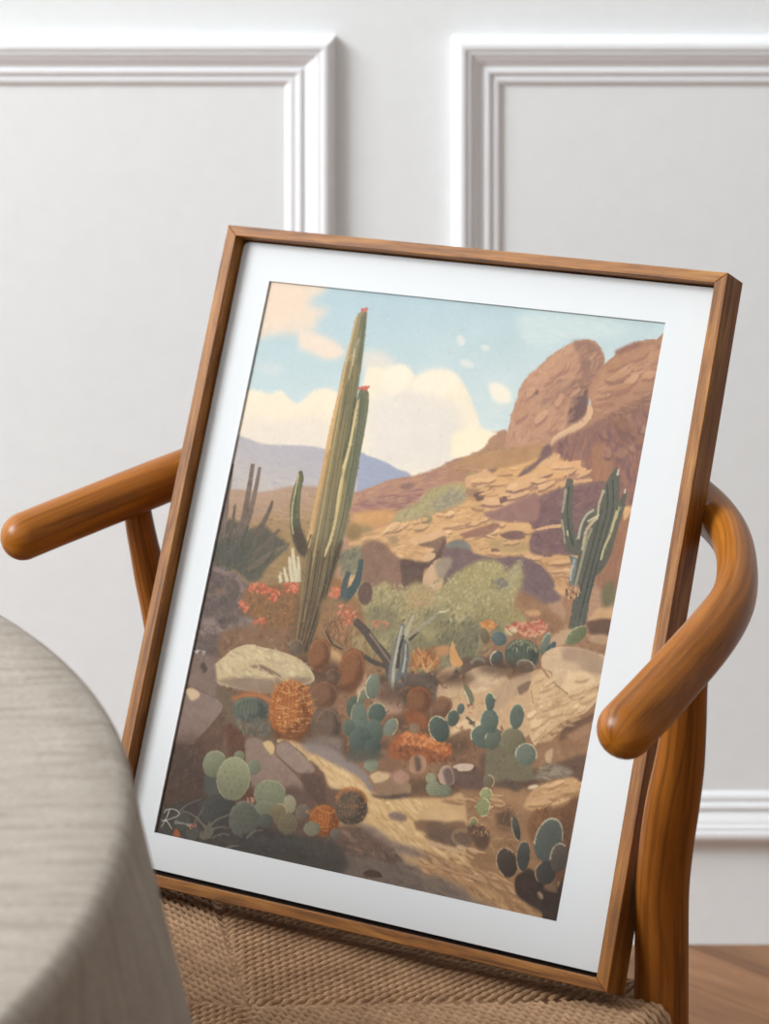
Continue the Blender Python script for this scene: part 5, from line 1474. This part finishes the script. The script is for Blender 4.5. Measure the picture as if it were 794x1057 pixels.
# ---- lower left prickly pears
fill('i', [(60, 380), (140, 350), (240, 330), (300, 340), (470, 440), (640, 480), (794, 520), (794, 640), (400, 560), (20, 480)], (86, 76, 68), soft=5, tex=9)
fill('i', [(560, 300), (640, 290), (700, 380), (640, 480), (560, 420)], (112, 84, 70), soft=5, tex=9)
fill('i', [(380, 330), (430, 290), (450, 320), (420, 350)], (116, 74, 52), soft=3)
fill('i', [(240, 230), (290, 220), (320, 300), (280, 330), (240, 300)], (96, 98, 88), soft=2, tex=7)
pad('i', (445, 205), 28, 32, 0, (128, 130, 106))
pad('i', (385, 160), 22, 22, 0, (130, 130, 102))
pad('i', (283, 193), 48, 56, 15, (136, 140, 106), dots=None, rim=((176, 172, 132), -60, 40))
pad('i', (300, 380), 74, 62, 0, (84, 84, 78), dots=(110, 108, 98))
pad('i', (360, 252), 68, 90, 8, (154, 156, 116), rim=((198, 192, 146), -160, 160), dots=(106, 112, 88), nrim=40)
pad('i', (510, 318), 66, 60, 12, (140, 144, 110), dots=(104, 110, 88), rim=((172, 168, 130), -40, 60))
pad('i', (592, 357), 26, 38, -6, (160, 150, 118))
pad('i', (486, 374), 40, 32, 0, (142, 144, 114), dots=None)
pad('i', (545, 395), 34, 42, 10, (142, 124, 88), rim=((190, 164, 118), -20, 100))
pad('i', (582, 438), 42, 44, 0, (132, 118, 86), dots=(100, 92, 72))
pad('i', (490, 425), 34, 28, 0, (104, 106, 94))
pad('i', (403, 420), 62, 76, 6, (116, 118, 102), rim=((170, 166, 140), -60, 60), dots=(82, 84, 76))
pad('i', (642, 390), 26, 34, 10, (124, 108, 92))
barrel('i', (732, 425), 62, 64, 0, (180, 100, 40), (122, 66, 30), (214, 134, 62), nr=9, spines=([(226, 150, 74), (214, 130, 58)], 50, 18))
pad('i', (682, 458), 34, 30, 0, (136, 130, 106))
pad('i', (778, 480), 20, 22, 0, (116, 106, 96))
barrel('j', (275, 410), 74, 80, 0, (112, 92, 72), (76, 62, 52), (190, 122, 64), nr=10, spines=([(196, 122, 66), (150, 116, 84)], 70, 16))
line('j', [(205, 370), (240, 335), (290, 328), (335, 355), (345, 390)], 8, (186, 110, 52), 6, alpha=.7)
fill('i', [(400, 490), (560, 490), (640, 510), (560, 560), (420, 540)], (82, 78, 74), soft=4, tex=8)
dabs('i', [(60, 420), (300, 470), (640, 500), (700, 560), (400, 560), (60, 480)], 160, [(84, 80, 74), (98, 88, 78), (72, 66, 60)], 18, 7, 12, 30, 4, .45, smooth=False)
# plant with pale stems at the very corner
ell('r', (215, 270), 46, 56, 0, (92, 92, 82), soft=2)
ell('r', (275, 340), 40, 40, 0, (100, 98, 86), soft=1)
ell('r', (130, 310), 40, 40, 0, (86, 82, 72), soft=2)
fill('r', [(330, 380), (345, 310), (330, 280), (360, 295), (375, 270), (385, 300), (400, 320), (380, 370)], (128, 122, 102), tex=6)
for P, w0, w1 in (([(375, 300), (420, 260), (490, 230), (560, 170), (600, 150)], 4, 2), ([(380, 325), (430, 305), (490, 310)], 4, 2), ([(350, 310), (300, 250), (240, 215), (190, 220)], 4, 2), ([(330, 330), (320, 370)], 6, 5), ([(200, 210), (250, 170), (330, 140)], 3, 1.5),
                  ([(390, 370), (440, 345), (490, 350)], 3, 2), ([(470, 425), (520, 415), (550, 412)], 4, 2), ([(590, 370), (640, 330), (690, 322)], 4, 2), ([(280, 290), (310, 240), (345, 185)], 3, 1.5), ([(90, 180), (130, 210)], 2, 1)):
    line('r', P, w0, (142, 136, 116), w1, alpha=.85)
for c_ in ((275, 300), (612, 148)):
    dabs('r', [(c_[0] - 20, c_[1] - 8), (c_[0] + 20, c_[1] - 12), (c_[0] + 18, c_[1] + 12), (c_[0] - 14, c_[1] + 14)], 10, [(222, 124, 96), (236, 160, 128)], 7, 4, 0, 60, 5, .9)
fill('r', [(160, 350), (178, 315), (196, 330), (204, 362), (176, 358)], (206, 106, 42), tex=6)
# loose finishing strokes in the colours already there, then deeper values towards the foreground
def finish(n, y0, y1, ln, wd, jit, alpha):
    for _ in range(n):
        cx, cy = RG.uniform(3, CW - 4), RG.uniform(y0, y1)
        c = CANVAS[int(cy), int(cx)] + RG.normal() * jit * np.array([1.05, 1, .9])
        L, Wd = ln * RG.uniform(.5, 1.4) / 2, wd * RG.uniform(.6, 1.3) / 2
        a = RG.uniform(0, math.pi)
        R = int(L + 2)
        X0, X1, Y0, Y1 = max(0, int(cx) - R), min(CW, int(cx) + R + 1), max(0, int(cy) - R), min(CH, int(cy) + R + 1)
        yy, xx = np.mgrid[Y0:Y1, X0:X1]
        dx, dy = xx - cx, yy - cy
        u = (dx * math.cos(a) + dy * math.sin(a)) / L; v = (-dx * math.sin(a) + dy * math.cos(a)) / Wd
        k = np.clip((1 - np.sqrt(u * u + v * v)) * 2.5, 0, 1)[..., None] * alpha
        CANVAS[Y0:Y1, X0:X1] = CANVAS[Y0:Y1, X0:X1] * (1 - k) + c * k
finish(4000, 2, 380, 12, 5, 4, .45)
finish(8000, 400, CH - 3, 9, 4, 9, .5)
finish(6000, 480, CH - 3, 6, 3, 11, .45)
fill('z', [(120, 780), (240, 800), (330, 880), (420, 915), (560, 960), (560, 1000), (120, 900)], (58, 48, 42), soft=24, alpha=.22, tex=4)
fill('z', [(560, 860), (640, 820), (640, 980), (560, 980)], (60, 44, 34), soft=20, alpha=.3, tex=4)
_t = np.clip((np.arange(CH) / CH - 0.30) / 0.25, 0, 1)[:, None, None]
_g = CANVAS.mean(-1, keepdims=True)
_deep = ((CANVAS - _g) * 0.78 + _g - 140) * 1.05 + 136
CANVAS[:] = np.clip(CANVAS * (1 - _t) + _deep * _t, 0, 255)
# the artist's signature, brushed in pale paint
sg = (226, 220, 208)
line('r', [(140, 205), (128, 240), (112, 270), (92, 306)], 2.0, sg, 1.4, alpha=.85)
line('r', [(108, 222), (125, 203), (165, 200), (196, 218), (190, 238), (150, 255), (104, 268), (94, 262)], 1.7, sg, 1.3, alpha=.85)
line('r', [(110, 262), (130, 275), (145, 300), (156, 316)], 1.9, sg, 1.3, alpha=.85)
line('r', [(170, 278), (178, 268), (186, 272), (180, 284), (172, 282)], 1.4, sg, 1.2, alpha=.7)
line('r', [(186, 282), (194, 276), (200, 284), (208, 278), (214, 286), (222, 280), (230, 288)], 1.4, sg, 1.2, alpha=.7)
line('r', [(236, 292), (244, 284), (250, 290), (244, 298), (254, 296), (262, 300)], 1.4, sg, 1.2, alpha=.7)
def picture():
    # fine grid of points over the print, coloured from the painted canvas
    A, B, C_, D = [on_plane(x, y, BO) + NRM * 0.0002 for x, y in ((278, 290), (687, 333), (574.5, 951), (159, 859))]
    NX, NY = 640, 812
    u = np.linspace(-0.008, 1.008, NX); v = np.linspace(-0.008, 1.008, NY)
    U, W_ = np.meshgrid(u, v)
    P = (A * ((1 - U) * (1 - W_))[..., None] + B * (U * (1 - W_))[..., None] + C_ * (U * W_)[..., None] + D * ((1 - U) * W_)[..., None])
    img = CANVAS
    H, Wd = img.shape[:2]
    # sample the canvas bilinearly
    fx = np.clip(u * Wd - 0.5, 0, Wd - 1.001); fy = np.clip(v * H - 0.5, 0, H - 1.001)
    ix, iy = fx.astype(int), fy.astype(int)
    tx, ty = (fx - ix)[None, :, None], (fy - iy)[:, None, None]
    top = img[iy][:, ix] * (1 - tx) + img[iy][:, ix + 1] * tx
    bot = img[iy + 1][:, ix] * (1 - tx) + img[iy + 1][:, ix + 1] * tx
    small = top * (1 - ty) + bot * ty
    col = np.concatenate([lin(np.clip(small, 0, 255)) * 0.71 * np.array([1.04, 1.0, 0.965]), np.ones((NY, NX, 1))], -1).astype(np.float32)
    me = bpy.data.meshes.new('art_print')
    me.vertices.add(NX * NY); me.vertices.foreach_set('co', P.reshape(-1))
    i = (np.arange(NY - 1)[:, None] * NX + np.arange(NX - 1)[None, :]).ravel()
    q = np.stack([i, i + NX, i + NX + 1, i + 1], -1).ravel()
    me.loops.add(len(q)); me.loops.foreach_set('vertex_index', q)
    nf = len(q) // 4
    me.polygons.add(nf); me.polygons.foreach_set('loop_start', np.arange(nf) * 4); me.polygons.foreach_set('loop_total', np.full(nf, 4))
    me.update(calc_edges=True)
    ca = me.color_attributes.new('paint', 'FLOAT_COLOR', 'POINT')
    ca.data.foreach_set('color', col.reshape(-1))
    k = NT('printed_painting')
    a = k.n('ShaderNodeAttribute', attribute_name='paint')
    k.l(a.outputs['Color'], k.b.inputs['Base Color'])
    k.b.inputs['Roughness'].default_value = 0.7
    k.b.inputs['Specular IOR Level'].default_value = 0.25
    o = link('art_print', me, k.m, frame)
    tag(o, 'printed desert landscape painting with tall cactus')
picture()
